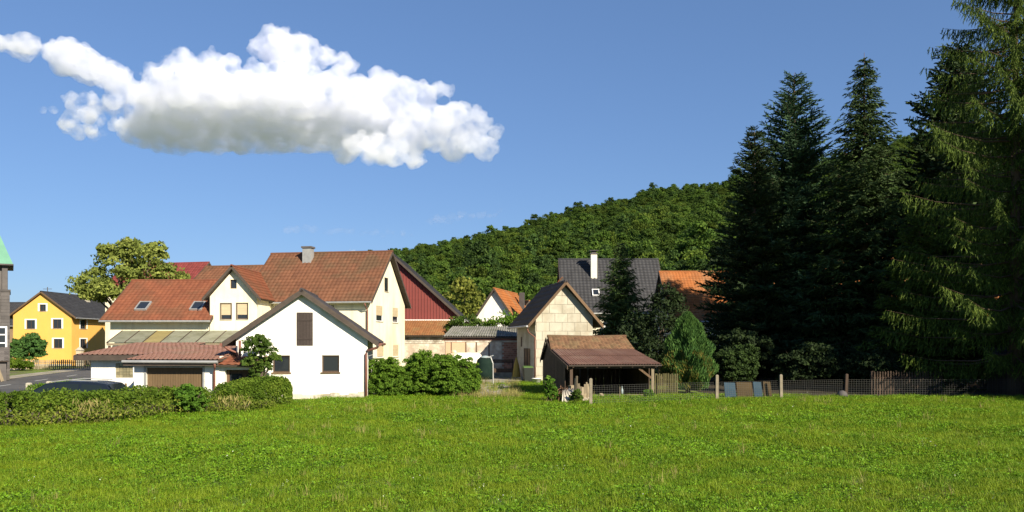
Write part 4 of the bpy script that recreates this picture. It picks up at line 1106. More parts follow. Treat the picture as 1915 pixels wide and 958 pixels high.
# ---------------------------------------------------------------- estate car behind the hedge (faces left)
def car():
    t = thing('estate_car', 'dark blue estate car parked behind the hedge near the garage', 'car', (-17.2, 30.9, -0.55), 2)
    st = [(-2.25, 0.62, 0.30, 0.60), (-2.15, 0.76, 0.24, 0.72), (-1.6, 0.85, 0.2, 0.84), (-1.05, 0.88, 0.2, 0.92), (0.2, 0.89, 0.2, 0.95), (1.4, 0.89, 0.2, 0.98), (2.0, 0.86, 0.22, 1.0), (2.25, 0.78, 0.28, 0.96), (2.31, 0.70, 0.40, 0.70)]
    V, rows = [], []
    for (x, w, zb, zt) in st:
        zm = (zb + zt) / 2
        rows.append([(x, -w * 0.9, zb), (x, -w, zb + 0.12), (x, -w * 1.01, zm), (x, -w * 0.95, zt), (x, -w * 0.7, zt + 0.03), (x, w * 0.7, zt + 0.03), (x, w * 0.95, zt), (x, w * 1.01, zm), (x, w, zb + 0.12), (x, w * 0.9, zb)])
    b = MB()
    for r in rows: b.v += r
    for i in range(len(rows) - 1):
        for j in range(10):
            a, c = i * 10 + j, i * 10 + (j + 1) % 10
            b.f.append([a, c, c + 10, a + 10]); b.r.append(0.5)
    b.f.append(list(range(9, -1, -1))); b.f.append([(len(rows) - 1) * 10 + j for j in range(10)]); b.r += [0.5, 0.5]
    body = b.build('body', M['car'], t, smooth=True, bevel=0.03)
    out = [(-1.15, 0.93), (-0.35, 1.40), (0.4, 1.47), (1.3, 1.44), (1.85, 1.36), (2.22, 0.97)]
    hwz = lambda z: 0.83 - 0.36 * (z - 0.93) * 1.0
    b = MB()
    L_ = [(x, -hwz(z), z) for x, z in out]; R_ = [(x, hwz(z), z) for x, z in out]
    n = len(out); b.v = L_ + R_
    for i in range(n - 1): b.f.append([i, i + 1, n + i + 1, n + i]); b.r.append(0.5)
    b.f += [list(range(n))[::-1], [n + i for i in range(n)]]; b.r += [0.5, 0.5]
    b.build('cabin', M['car'], t, bevel=0.03)
    side = [[(-1.0, 0.96), (-0.38, 1.33), (-0.05, 1.36), (-0.05, 0.97)], [(0.05, 0.97), (0.05, 1.37), (0.85, 1.37), (0.85, 0.98)], [(0.95, 0.98), (0.95, 1.37), (1.65, 1.31), (1.98, 1.02)]]
    for sg in (-1, 1):
        for w in side:
            q = MB(); q.poly([(x, sg * (hwz(z) + 0.008), z) for x, z in w]); q.build('side_window', M['carglass'], t)
        q = MB(); q.tube([(-0.2, sg * 0.62, 1.45), (0.4, sg * 0.62, 1.52), (1.5, sg * 0.62, 1.48)], 0.02, 6); q.build('roof_rail', M['zinc'], t)
        q = MB(); q.box((-0.95, sg * 0.95 - 0.08, 0.95), (-0.8, sg * 0.95 + 0.08, 1.08)); q.build('mirror', M['car'], t, bevel=0.02)
        q = MB(); q.hexa([(2.10, sg * 0.60, 0.78), (2.29, sg * 0.60, 0.78), (2.29, sg * 0.86, 0.78), (2.0, sg * 0.88, 0.78), (2.10, sg * 0.58, 1.02), (2.22, sg * 0.58, 1.02), (2.2, sg * 0.80, 1.02), (1.95, sg * 0.86, 1.0)]); q.build('tail_light', M['redlight'], t)
        q = MB(); q.hexa([(-2.3, sg * 0.45, 0.62), (-2.1, sg * 0.45, 0.62), (-1.9, sg * 0.8, 0.62), (-2.15, sg * 0.74, 0.62), (-2.26, sg * 0.45, 0.74), (-2.06, sg * 0.45, 0.76), (-1.86, sg * 0.8, 0.80), (-2.1, sg * 0.74, 0.76)]); q.build('headlight', M['chrome'], t)
        for x in (-1.4, 1.42):
            q = MB(); q.lathe([(0.2, -0.1), (0.31, -0.1), (0.325, -0.06), (0.325, 0.06), (0.31, 0.1), (0.2, 0.1)], (x, sg * 0.82, 0.325), 24, 'y'); wl = q.build('wheel', M['tyre'], t)
            q = MB(); q.lathe([(0.02, -0.11), (0.19, -0.105), (0.2, 0.105), (0.02, 0.11)], (x, sg * 0.82, 0.325), 12, 'y'); q.build('rim', M['chrome'], wl)
    q = MB(); q.poly([(-1.09, -0.76, 0.985), (-1.09, 0.76, 0.985), (-0.41, 0.62, 1.385), (-0.41, -0.62, 1.385)]); q.build('windscreen', M['carglass'], t)
    q = MB(); q.poly([(2.17, -0.72, 1.06), (2.17, 0.72, 1.06), (1.90, 0.6, 1.345), (1.90, -0.6, 1.345)]); q.build('rear_window', M['carglass'], t)
car()

# ---------------------------------------------------------------- hedges
def hedge(name, label, path, wd, ht, m, dens=420, size=0.07, cat='hedge', wob=0.12, bottom=None):
    """clipped leafy hedge along a polyline; ht and wd may vary along it"""
    path = np.array(path, float)
    base = path[0].copy()
    t = thing(name, label, cat, (base[0], base[1], float(ground_z(base[0], base[1]))))
    d = np.r_[0, np.cumsum(np.linalg.norm(np.diff(path, axis=0), axis=1))]
    Ltot = d[-1]
    hf = lambda s: np.interp(s, np.linspace(0, Ltot, len(ht)), ht)
    n = int(Ltot * (wd + 2 * max(ht)) * dens)
    s = rng.uniform(0, Ltot, n)
    a = rng.uniform(-0.15, math.pi + 0.15, n)                     # round the section, front foot to back foot
    h = hf(s)
    ca, sa = np.cos(a), np.sin(a)
    e = 0.45                                                      # squarish section
    cx = np.sign(ca) * np.abs(ca) ** e * wd / 2
    cz = np.sign(sa) * np.abs(sa) ** e * h
    w_ = wob * (np.sin(s * 2.3 + 2 * a) + np.sin(s * 5.1 - 3 * a + 1) * 0.6 + np.sin(s * 11 + 5 * a) * 0.4) * 0.5
    dep = rng.uniform(0, 1, n) ** 1.6 * 0.3
    k = 1 + (w_ - dep) / np.maximum(0.4, h)
    cx, cz = cx * k + rng.normal(0, 0.025, n), np.maximum(0.0, cz * k + rng.normal(0, 0.03, n))
    endr = np.minimum(s, Ltot - s); f = np.sqrt(np.clip(endr / 0.35, 0.05, 1)); cx, cz = cx * f, cz * (0.6 + 0.4 * f)
    X, Y_ = np.interp(s, d, path[:, 0]), np.interp(s, d, path[:, 1])
    i = np.clip(np.searchsorted(d, s) - 1, 0, len(path) - 2)
    dr = unit(path[1:] - path[:-1])[i]
    X, Y_ = X + dr[:, 1] * cx, Y_ - dr[:, 0] * cx
    P = np.stack([X - base[0], Y_ - base[1], ground_z(X, Y_) + cz - t.location.z], 1)
    nrm = np.stack([dr[:, 1] * ca, -dr[:, 0] * ca, sa], 1)
    sz = size * rng.uniform(0.6, 1.5, n)
    V, Fc = leaf_arrays(P, sz, sz * 0.55, normal=nrm, nb=0.5)
    np_mesh('foliage', V, Fc, np.clip(0.5 + 0.5 * np.sin(s * 3 + 2 * np.sin(a * 3)), 0, 1) * 0.4 + rng.uniform(0, 0.6, n), m, t)
    b = MB()
    for k in range(int(Ltot / 0.16)):
        s0 = (k + random.random()) * 0.16
        x, y = np.interp(s0, d, path[:, 0]) - base[0], np.interp(s0, d, path[:, 1]) - base[1]
        g = float(ground_z(x + base[0], y + base[1])) - t.location.z
        hh = float(hf(s0))
        for _ in range(3):
            dx, dy = random.uniform(-0.3, 0.3), random.uniform(-0.3, 0.3)
            b.tube([(x, y, g - 0.05), (x + dx * 0.6, y + dy * 0.6, g + hh * 0.5), (x + dx, y + dy, g + hh * 0.88)], [0.016, 0.012, 0.004], 4)
    b.build('twigs', M['bark'], t)
    return t
hedge('clipped_hedge', 'long low clipped hedge along the meadow in front of the parked car', [(-18.5, 18.8), (-14.2, 22.4), (-12.2, 25.6), (-10.5, 28.2)], 1.3, [0.99, 0.98, 0.93, 0.84, 0.78], M['leaf_hedge'], 800, 0.085)
hedge('rounded_hedge', 'dense rounded hedge end in front of the white shed', [(-10.6, 28.5), (-9.2, 29.7), (-8.35, 30.3)], 1.35, [0.85, 0.98, 1.08, 1.08], M['leaf_hedge'], 2200, 0.075, wob=0.05)
hedge('weedy_strip', 'yellowish weeds and brambles at the foot of the clipped hedge', [(-17.9, 17.9), (-13.4, 21.8), (-11.4, 24.9), (-9.9, 27.2), (-8.6, 28.9)], 0.8, [0.42, 0.5, 0.45, 0.5, 0.35], M['leaf_weed'], 330, 0.08, cat='weeds', wob=0.25)
hedge('low_hedge', 'low bright green hedge beyond the parked car', [(-20.4, 33.6), (-16.9, 33.9)], 0.9, [1.25, 1.3, 1.28], M['leaf_bush'], 300, 0.09)
p = at(355, 775, 25.4)
bush('leafy_shrub', 'lush leafy shrub sticking out of the long clipped hedge', (-10.4, 25.9, 0), 0.62, 1.15, M['leaf_lush'], 0.10, 30, 34)
for (x, y, hh, lab) in ((-14.9, 21.0, 0.85, 'tall dry weed clump against the hedge by the meadow corner'), (-12.3, 23.6, 0.7, 'straggly weed clump midway along the hedge foot'), (-9.6, 27.6, 0.6, 'bleached weed clump beside the lush shrub')):
    t = thing('weed_clump', lab, 'weeds', (x, y, float(ground_z(x, y))), 0, 'weed clumps at the hedge foot')
    n = 260
    P0 = np.stack([rng.normal(0, 0.25, n), rng.normal(0, 0.25, n), rng.uniform(0.1, hh, n)], 1)
    V, Fc = leaf_arrays(P0, rng.uniform(0.1, 0.3, n), 0.03, axis=np.stack([rng.normal(0, 0.4, n), rng.normal(0, 0.4, n), np.ones(n)], 1))
    np_mesh('foliage', V, Fc, rng.uniform(0, 1, n), M['drygrass'], t)

# ---------------------------------------------------------------- shrubs in the middle
Sb = 'leafy shrubs beside the white shed'
bush('garden_shrub', 'fresh green shrub touching the corner of the white shed', (-5.35, 35.2, 0), 1.15, 1.9, M['leaf_bush'], 0.085, 48, 80, group=Sb, skirt=True, nl=7)
bush('garden_shrub', 'tallest fresh green shrub, middle of the three by the white shed', (-3.9, 35.7, 0), 1.2, 2.2, M['leaf_bush'], 0.085, 48, 80, group=Sb, skirt=True, nl=7)
bush('garden_shrub', 'broad fresh green shrub nearest the worn track', (-2.55, 35.3, 0), 1.2, 1.95, M['leaf_bush'], 0.085, 48, 80, group=Sb, skirt=True, nl=7)
tree('young_tree', 'small leafy fruit tree growing against the white shed', (-10.25, 32.6, -0.05), [(-0.2, 0, 2.2, 0.5, 0.5), (0.25, 0.05, 2.05, 0.45, 0.45), (-0.35, 0, 1.6, 0.38, 0.4), (0.2, 0, 1.45, 0.3, 0.4), (-0.1, 0, 1.2, 0.28, 0.3), (0.6, 0.0, 1.75, 0.25, 0.22), (0.0, 0, 2.45, 0.35, 0.28)], M['leaf_apple'], 0.11, 0.11, 22, 40)

# ---------------------------------------------------------------- deciduous trees
lob = [(-3.4, 0, 7.8, 1.9, 1.7), (-1.4, 0.5, 9.6, 2.3, 1.9), (1.2, 0, 9.9, 2.1, 1.9), (3.3, 0, 8.4, 1.9, 1.5), (0, -1.5, 7.6, 2.2, 1.8), (0.5, 1.5, 8.5, 2.3, 1.8), (-2.0, -0.8, 7.0, 1.6, 1.2), (1.6, -0.8, 6.8, 1.8, 1.3), (-3.7, 0.3, 7.0, 1.1, 0.9), (-0.2, 0.2, 11.3, 1.2, 1.0), (1.9, 0.2, 11.0, 1.1, 1.1), (-1.9, 0, 10.9, 1.1, 0.9), (4.1, 0, 6.6, 1.1, 0.9)]
tree('walnut_tree', 'large yellowish green broadleaf tree behind the red roofed house', (-35.6, 75, -0.3), [(x * 1.08, y, z, r, q) for x, y, z, r, q in lob], M['leaf_walnut'], 0.42, 0.34, 26, 46, ratio=0.40)
tree('pale_tree', 'pale yellow-green tree beyond the red barn roof', (-5.7, 95, 0), [(0, 0, 6.8, 2.4, 2.4), (-1.4, 0, 5.0, 2.0, 1.8), (1.2, 0, 5.2, 2.0, 2.0), (0.1, 0, 8.4, 1.5, 1.5)], M['leaf_pale'], 0.3, 0.42, 26, 30)
Gt = 'garden trees above the corrugated outbuilding'
tree('garden_tree', 'round green garden tree just above the outbuilding roof near the barn', (-3.9, 66.5, 0), [(0, 0, 3.6, 1.3, 1.1), (-0.9, 0, 3.0, 1.0, 0.9), (0.9, 0, 3.3, 1.0, 0.9)], M['leaf_apple'], 0.12, 0.22, 26, 34, group=Gt)
tree('garden_tree', 'wide green garden tree in front of the small white gable', (-0.9, 67.5, 0), [(0, 0, 3.7, 1.4, 1.1), (-1.3, 0, 3.1, 1.0, 0.9), (1.2, 0, 3.6, 1.2, 1.0)], M['leaf_bush'], 0.12, 0.22, 26, 34, group=Gt)
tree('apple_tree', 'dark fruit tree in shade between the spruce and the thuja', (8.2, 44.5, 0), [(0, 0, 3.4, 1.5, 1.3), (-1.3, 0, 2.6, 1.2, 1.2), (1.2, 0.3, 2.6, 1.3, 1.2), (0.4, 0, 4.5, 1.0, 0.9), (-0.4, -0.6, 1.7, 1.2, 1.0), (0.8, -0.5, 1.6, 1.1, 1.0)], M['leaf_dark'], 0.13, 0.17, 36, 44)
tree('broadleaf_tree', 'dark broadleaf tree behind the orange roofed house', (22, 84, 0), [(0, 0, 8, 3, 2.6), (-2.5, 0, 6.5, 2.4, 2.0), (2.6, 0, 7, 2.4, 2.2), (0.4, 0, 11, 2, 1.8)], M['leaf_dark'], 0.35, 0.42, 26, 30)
# round clipped conifer and shrubs by the church
bush('round_conifer', 'big round blue-green conifer bush in front of the yellow house', (-55.6, 92, -0.5), 2.2, 4.1, M['thuja'], 0.22, 60, 60, 'conifer')
bush('roadside_shrub', 'small clipped green shrub on the verge below the round conifer', (-50.5, 82.5, -0.5), 1.5, 1.3, M['leaf_hedge'], 0.18, 30, 40)
bush('churchyard_shrub', 'yellow-green shrub at the foot of the church tower', (-40.2, 57.2, -0.5), 0.8, 3.2, M['leaf_walnut'], 0.14, 40, 44)
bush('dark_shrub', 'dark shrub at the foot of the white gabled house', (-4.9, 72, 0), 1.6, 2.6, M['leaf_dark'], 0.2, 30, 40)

# ---------------------------------------------------------------- conifers on the right
conifer('blue_fir', 'blue-green fir with ragged top, first of the tall conifers', (17.6, 50, 0), 19.2, 6.2, M['needle_blue'], 'fir', 0.06, 0.46, 8, power=0.74)
conifer('tall_spruce', 'slender tall spruce with pointed top beside the blue fir', (20.2, 46, 0), 19.0, 5.2, M['needle'], 'spruce', 0.05, 0.44, 9, power=0.88)
conifer('dark_spruce', 'darkest spruce standing just behind the larch', (25.8, 46.5, 0), 19.6, 5.4, M['needle_dark'], 'fir', 0.05, 0.45, 9, power=0.6, dens=0.9)
conifer('larch', 'big light green larch with drooping branches at the edge of the garden', (22.6, 36.0, 0), 20.8, 5.6, M['needle_larch'], 'larch', 0.10, 0.85, 8, power=0.36, dens=1.5)
conifer('small_spruce', 'small solitary spruce in front of the black roofed house', (8.15, 60, 0), 9.8, 3.0, M['needle_mid'], 'spruce', 0.05, 0.34, 9, power=0.75)
conifer('hidden_conifer', 'dark conifer filling the gap behind blue fir and spruce', (16.6, 56, 0), 12.5, 4.2, M['needle_dark'], 'spruce', 0.05, 0.45, 8, dens=0.9)
conifer('young_fir', 'shorter dense fir leaning against the side of the blue fir', (14.5, 48.0, 0), 15.2, 4.4, M['needle_dark'], 'fir', 0.05, 0.44, 8, power=0.8)
conifer('yellow_spruce', 'yellowish spruce between the slender spruce and the larch', (20.6, 40.5, 0), 9.6, 3.4, M['needle_larch'], 'spruce', 0.05, 0.38, 8)
for k, (x, y, h_) in enumerate(((26.6, 29.6, 18), (30.2, 31.5, 19), (28.6, 37.5, 18))):  # out-of-view conifers added to shade the trees on the right
    conifer('shade_conifer', ('unseen conifer added for shade towards the meadow', 'tall unseen conifer added for shade in the second row', 'unseen conifer added for shade behind the larch', 'outermost unseen conifer added for shade past the larch')[k], (x, y, 0), h_, 5.0, M['needle_dark'], 'spruce', 0.04, 0.5, 9, dens=0.7, power=0.6, group='unseen conifers added for shade')

# thuja with a yellowed front
t = thing('thuja', 'plump thuja, green above and yellowed below, behind the wire fence', 'conifer', (8.2, 37.4, 0))
b = MB(); b.tube([(0, 0, -0.1), (0, 0, 1.5), (0, 0, 3.2)], [0.12, 0.09, 0.02], 8); b.build('trunk', M['barkr'], t)
def thuja_part(name, m, zlo, zhi, n, seed):
    z = rng.uniform(zlo, zhi, n); f = z / 3.75
    prof = np.interp(f, [0.05, 0.18, 0.35, 0.55, 0.75, 0.9, 1.0], [0.75, 1.0, 1.12, 0.98, 0.72, 0.40, 0.06])
    az = rng.uniform(0, 6.283, n)
    fl = 1 + 0.13 * np.sin(az * 5 + z * 1.5) + 0.10 * np.sin(az * 9 - z * 4 + 1) + 0.08 * np.sin(z * 7 + az * 3)
    r = prof * fl * (1 - 0.4 * rng.uniform(0, 1, n) ** 2)
    if seed == 2:
        k_ = (np.sin(az * 4 + z * 3) + np.cos(az - 4.0) * 1.1) > 0.3; z, az, r, n = z[k_], az[k_], r[k_] * 1.03, int(k_.sum())
    P = np.stack([r * np.cos(az), r * np.sin(az), z], 1)
    ax = np.stack([np.cos(az) * 0.45, np.sin(az) * 0.45, np.ones(n)], 1) + rng.normal(size=(n, 3)) * 0.25
    V, Fc = leaf_arrays(P, rng.uniform(0.12, 0.26, n), 0.05, axis=ax)
    np_mesh(name, V, Fc, rng.uniform(0, 1, n), m, t)
thuja_part('foliage', M['thuja'], 0.3, 3.75, 26000, 1)
thuja_part('yellowed_foliage', M['thuja_old'], 0.25, 2.0, 8000, 2)
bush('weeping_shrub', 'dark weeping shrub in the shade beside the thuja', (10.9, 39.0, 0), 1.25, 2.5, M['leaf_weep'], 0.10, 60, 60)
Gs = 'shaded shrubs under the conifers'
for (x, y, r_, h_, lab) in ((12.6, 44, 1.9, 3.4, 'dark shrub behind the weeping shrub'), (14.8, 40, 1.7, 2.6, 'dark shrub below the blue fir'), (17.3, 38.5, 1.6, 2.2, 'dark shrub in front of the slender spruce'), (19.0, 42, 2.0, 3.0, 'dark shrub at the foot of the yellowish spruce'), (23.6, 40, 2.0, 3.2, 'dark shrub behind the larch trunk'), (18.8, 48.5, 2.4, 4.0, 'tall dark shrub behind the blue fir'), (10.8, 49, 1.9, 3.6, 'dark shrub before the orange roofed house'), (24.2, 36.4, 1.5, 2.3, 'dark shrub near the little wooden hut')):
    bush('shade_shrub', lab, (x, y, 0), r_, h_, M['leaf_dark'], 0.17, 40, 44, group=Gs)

# ---------------------------------------------------------------- fences
def wire_fence(label, pts, h, rows=10, step=0.11):
    t = thing('wire_fence', label, 'fence', (pts[0][0], pts[0][1], 0))
    b = MB(); w = 0.0038
    o = np.array([pts[0][0], pts[0][1], 0.0])
    for (x0, y0), (x1, y1) in zip(pts[:-1], pts[1:]):
        p, q = np.array([x0, y0, 0]) - o, np.array([x1, y1, 0]) - o
        L = np.linalg.norm(q - p)
        zg = 0.02
        for r in range(rows + 1):
            z = zg + h * r / rows; b.bar(p + (0, 0, z), q + (0, 0, z), w)
        for k in range(int(L / step)):
            c = p + (q - p) * (k + 0.5) * step / L; b.bar(c + (0, 0, zg), c + (0, 0, zg + h), w)
    o_ = b.build('mesh', M['wire'], t); o_['kind'] = 'stuff'
    return t
fp = [(2.89, 29.5), (8.15, 32.0), (11.15, 33.3), (14.2, 34.2), (18.0, 34.3), (22.5, 34.4)]
ft = wire_fence('long wire mesh fence on concrete posts along the garden edge', fp, 0.78)
for k, (x, y) in enumerate(fp[:4]):
    q = MB(); q.box((-0.055, -0.055, -0.3), (0.055, 0.055, 1.02)); q.hexa([(-0.055, -0.055, 1.02), (0.055, -0.055, 1.02), (0.055, 0.055, 1.02), (-0.055, 0.055, 1.02), (-0.02, -0.02, 1.05), (0.02, -0.02, 1.05), (0.02, 0.02, 1.05), (-0.02, 0.02, 1.05)])
    o = q.build('post', M['post' if k < 3 else 'wood_dark'], ft); o.location = (x - fp[0][0], y - fp[0][1] - 0.08, float(ground_z(x, y)))
    o.rotation_euler = (0, R((0, 0.5, -0.8, 2)[k]), 0)

def picket_fence(name, label, p0, p1, n, h, w, m, rails=(0.25, 0.75), z=0.0, jit=0.04, group=None, pm=None):
    t = thing(name, label, 'fence', (p0[0], p0[1], z), 0, group)
    d = np.array([p1[0] - p0[0], p1[1] - p0[1], 0.0]); L = np.linalg.norm(d); u = d / L; nv = np.array([u[1], -u[0], 0])
    for k in range(n):
        c = d * (k + 0.5) / n; hh = h * random.uniform(1 - jit, 1 + jit)
        a, bb = c - u * w / 2, c + u * w / 2; tp = c + np.array([0, 0, hh + w * 0.5])
        q = MB(); e = nv * 0.022
        q.poly([a + e, bb + e, bb + e + (0, 0, hh), tp + e, a + e + (0, 0, hh)], random.random()); r_ = q.r[-1]
        q.poly([bb - e * 0.1, a - e * 0.1, a - e * 0.1 + (0, 0, hh), tp - e * 0.1, bb - e * 0.1 + (0, 0, hh)], r_)
        for (i, j) in ((a, a + (0, 0, hh)), (bb + (0, 0, hh), bb)):
            q.poly([i + e, j + e, j - e * 0.1, i - e * 0.1], r_)
        q.build('picket', M[m], t)
    for f in rails:
        q = MB(); q.bar((0, 0, h * f) - nv * 0.03, d + (0, 0, h * f) - nv * 0.03, 0.04, 0.07); q.build('rail', M[m], t)
    for k in range(int(L / 2.2) + 1):
        c = u * min(L, k * 2.2) - nv * 0.10
        q = MB(); q.box(tuple(c + (-0.05, -0.05, -0.2)), tuple(c + (0.05, 0.05, h * 1.04))); q.build('post', M[pm or m], t)
    return t
picket_fence('picket_fence', 'lichened yellowish picket fence between open shed and thuja', (6.5, 36.0), (7.5, 36.2), 12, 0.95, 0.05, 'wood_green')
picket_fence('picket_fence', 'dark weathered picket fence in the shade under the larch', (16.3, 36.2), (19.6, 36.5), 26, 1.05, 0.06, 'wood_dark')
picket_fence('picket_fence', 'dark brown picket fence piece between car and garage', (-16.9, 32.6), (-15.62, 32.6), 9, 1.25, 0.075, 'wood_brown', z=-0.55)
picket_fence('picket_fence', 'grey garden fence along the pavement before the yellow house', (-53.0, 85.5), (-44.5, 88.5), 46, 0.95, 0.12, 'wood_grey', z=-0.5, pm='concrete')
t = thing('gate_pillar', 'stone gate pillar with pointed cap at the yellow house corner', 'pillar', (-52.0, 96.5, -0.5))
q = MB(); q.box((-0.3, -0.3, 0), (0.3, 0.3, 1.9)); q.build('shaft', M['stone'], t)
q = MB(); q.hexa([(-0.4, -0.4, 1.905), (0.4, -0.4, 1.905), (0.4, 0.4, 1.905), (-0.4, 0.4, 1.905), (-0.08, -0.08, 2.3), (0.08, -0.08, 2.3), (0.08, 0.08, 2.3), (-0.08, 0.08, 2.3)]); q.build('cap', M['concrete'], t)
# dry stone wall along the churchyard
t = thing('stone_wall', 'low field stone wall below the round conifer', 'wall', (-56.0, 84.5, -0.5))
q = MB(); q.box((0, 0.06, -0.1), (4.6, 0.3, 0.85)); q.build('core', M['mortar'], t)
for r in range(4):
    x = 0.0
    while x < 4.5:
        w = random.uniform(0.25, 0.5)
        q = MB(); q.hexa([(x + 0.01 + random.uniform(0, .03), 0.0, r * 0.23), (x + w - 0.01, -0.02, r * 0.23), (x + w - 0.01, 0.1, r * 0.23), (x + 0.01, 0.1, r * 0.23), (x + 0.03, 0.02, r * 0.23 + 0.21), (x + w - 0.03, 0.0, r * 0.23 + 0.21), (x + w - 0.03, 0.1, r * 0.23 + 0.21), (x + 0.03, 0.1, r * 0.23 + 0.21)])
        q.build('stone', M['stone'], t); x += w
# concrete bollards by the road
for (px, py, Y, lab) in ((54, 716, 47, 'pale concrete kerb post nearer the church at the roadside'), (92, 713, 48, 'shorter grey kerb post beside the parked car bonnet')):
    p = at(px, py, Y)
    t = thing('kerb_post', lab, 'bollard', (p[0], p[1], float(ground_z(p[0], p[1]))), 0, 'kerb posts along the road')
    hh = p[2] - float(ground_z(p[0], p[1]))
    q = MB(); q.box((-0.12, -0.12, -0.2), (0.12, 0.12, hh - 0.05)); q.hexa([(-0.12, -0.12, hh - 0.05), (0.12, -0.12, hh - 0.05), (0.12, 0.12, hh - 0.05), (-0.12, 0.12, hh - 0.05), (-0.08, -0.08, hh), (0.08, -0.08, hh), (0.08, 0.08, hh), (-0.08, 0.08, hh)]); q.build('shaft', M['concrete'], t)
t = thing('leaning_plank', 'grey plank leaning at the church foot', 'plank', (-37.6, 59.2, -0.5))
q = MB(); q.bar((0, 0, 0), (-0.75, 0.1, 1.9), 0.22, 0.06); q.build('board', M['wood_grey'], t)

# ---------------------------------------------------------------- things in the yard
t = thing('gas_tank', 'white horizontal gas tank in front of the outbuilding', 'gas tank', (-3.35, 56.3, 0.02))
q = MB(); q.lathe([(0.05, -1.3), (0.3, -1.27), (0.5, -1.15), (0.6, -0.95), (0.6, 0.95), (0.5, 1.15), (0.3, 1.27), (0.05, 1.3)], (0, 0, 1.05), 20, 'x'); q.build('vessel', M['tank'], t, smooth=True)
q = MB(); q.lathe([(0.2, 1.6), (0.2, 1.75), (0.12, 1.82), (0.02, 1.84)], (-0.75, 0, 0), 12); q.build('valve_cover', M['tank'], t, smooth=True)
for x in (-0.8, 0.8):
    q = MB(); q.box((x - 0.08, -0.4, -0.05), (x + 0.08, 0.4, 0.62)); q.build('leg', M['concrete'], t)
t = thing('covered_barbecue', 'round-topped garden barbecue under a dark green cover', 'barbecue', (-1.75, 51.5, 0.02))
q = MB(); pr = [(0.58, 0.0), (0.56, 0.5), (0.55, 0.95), (0.48, 1.25), (0.3, 1.42), (0.05, 1.48)]; q.lathe(pr, (0, 0, 0), 14); q.build('cover', M['tarp_green'], t, smooth=True)
q = MB(); q.lathe([(0.36, 1.375), (0.3, 1.45), (0.16, 1.5), (0.03, 1.52)], (0.03, -0.05, 0), 12); q.build('crown_flap', M['tarp_pale'], t, smooth=True)
t = thing('garden_wall', 'low grey concrete wall across the back of the yard', 'wall', (-2.6, 53.6, 0.0))
q = MB(); q.box((0, 0, -0.1), (2.75, 0.2, 0.42)); q.build('block', M['concrete'], t)
q = MB(); q.box((-0.04, -0.03, 0.423), (2.79, 0.23, 0.48)); q.build('coping', M['concrete'], t)
t = thing('garden_bench', 'dark slatted bench standing by the low grey wall', 'bench', (-0.75, 52.6, 0.02))
for z in (1.02, 1.14): 
    q = MB(); q.box((-0.85, 0.16, z), (0.85, 0.2, z + 0.10)); q.build('back_slat', M['wood_dark'], t)
for k in range(4):
    q = MB(); q.box((-0.85, -0.3 + k * 0.12, 0.55), (0.85, -0.2 + k * 0.12, 0.6)); q.build('seat_slat', M['wood_dark'], t)
q = MB(); q.box((-0.85, -0.32, 0.40), (0.85, -0.305, 0.66)); q.build('apron', M['wood_dark'], t)
for x in (-0.8, 0.8):
    for y in (-0.25, 0.18):
        q = MB(); q.box((x - 0.035, y - 0.035, -0.03), (x + 0.035, y + 0.035, 0.54 if y < 0 else 1.25)); q.build('leg', M['wood_dark'], t)
t = thing('closed_parasol', 'folded mustard yellow parasol beside the dark bench', 'parasol', (0.28, 51.8, 0.02))
q = MB(); q.lathe([(0.27, 0.12), (0.24, 0.5), (0.16, 0.95), (0.05, 1.35), (0.02, 1.4)], (0, 0, 0), 9); q.build('canopy', M['yellowcloth'], t)
q = MB(); q.tube([(0, 0, -0.03), (0, 0, 1.5)], 0.022, 6); q.build('pole', M['wood_grey'], t)
t = thing('washing_pole', 'thin grey washing line pole with crossbar on the track', 'pole', (-1.05, 45.0, 0))
q = MB(); q.tube([(0, 0, -0.3), (-0.02, 0, 1.2), (-0.16, 0, 1.58)], 0.035, 8); q.build('shaft', M['zinc'], t)
q = MB(); q.bar((-0.4, 0, 1.52), (0.02, 0, 1.66), 0.04); q.build('crossbar', M['zinc'], t)
t = thing('wheelie_bin', 'dark wheelie bin with green lid beside the panel-clad shed', 'bin', (0.92, 47.2, 0.0), 8)
q = MB(); q.hexa([(-0.22, -0.26, 0.06), (0.22, -0.26, 0.06), (0.22, 0.24, 0.06), (-0.22, 0.24, 0.06), (-0.28, -0.34, 0.9), (0.28, -0.34, 0.9), (0.28, 0.32, 0.9), (-0.28, 0.32, 0.9)]); q.build('body', M['bin'], t, bevel=0.02)
q = MB(); q.hexa([(-0.30, -0.37, 0.903), (0.30, -0.37, 0.903), (0.30, 0.36, 0.903), (-0.30, 0.36, 0.903), (-0.27, -0.33, 0.96), (0.27, -0.33, 0.96), (0.27, 0.33, 1.0), (-0.27, 0.33, 1.0)]); q.build('lid', M['binlid'], t, bevel=0.015)
q = MB(); q.tube([(-0.25, 0.39, 0.9), (0.25, 0.39, 0.9)], 0.02, 6); q.build('handle', M['bin'], t)
for x in (-0.24, 0.24):
    q = MB(); q.lathe([(0.03, -0.03), (0.1, -0.03), (0.1, 0.03), (0.03, 0.03)], (x, 0.28, 0.1), 14, 'x'); q.build('wheel', M['tyre'], t)
t = thing('white_tub', 'white plastic tub on the ground next to the wheelie bin', 'tub', (1.42, 46.4, 0))
q = MB(); q.lathe([(0.2, 0.0), (0.27, 0.28), (0.29, 0.28), (0.29, 0.31), (0.25, 0.31), (0.18, 0.05)], (0, 0, 0), 16); q.build('shell', M['frame_white'], t, smooth=True)

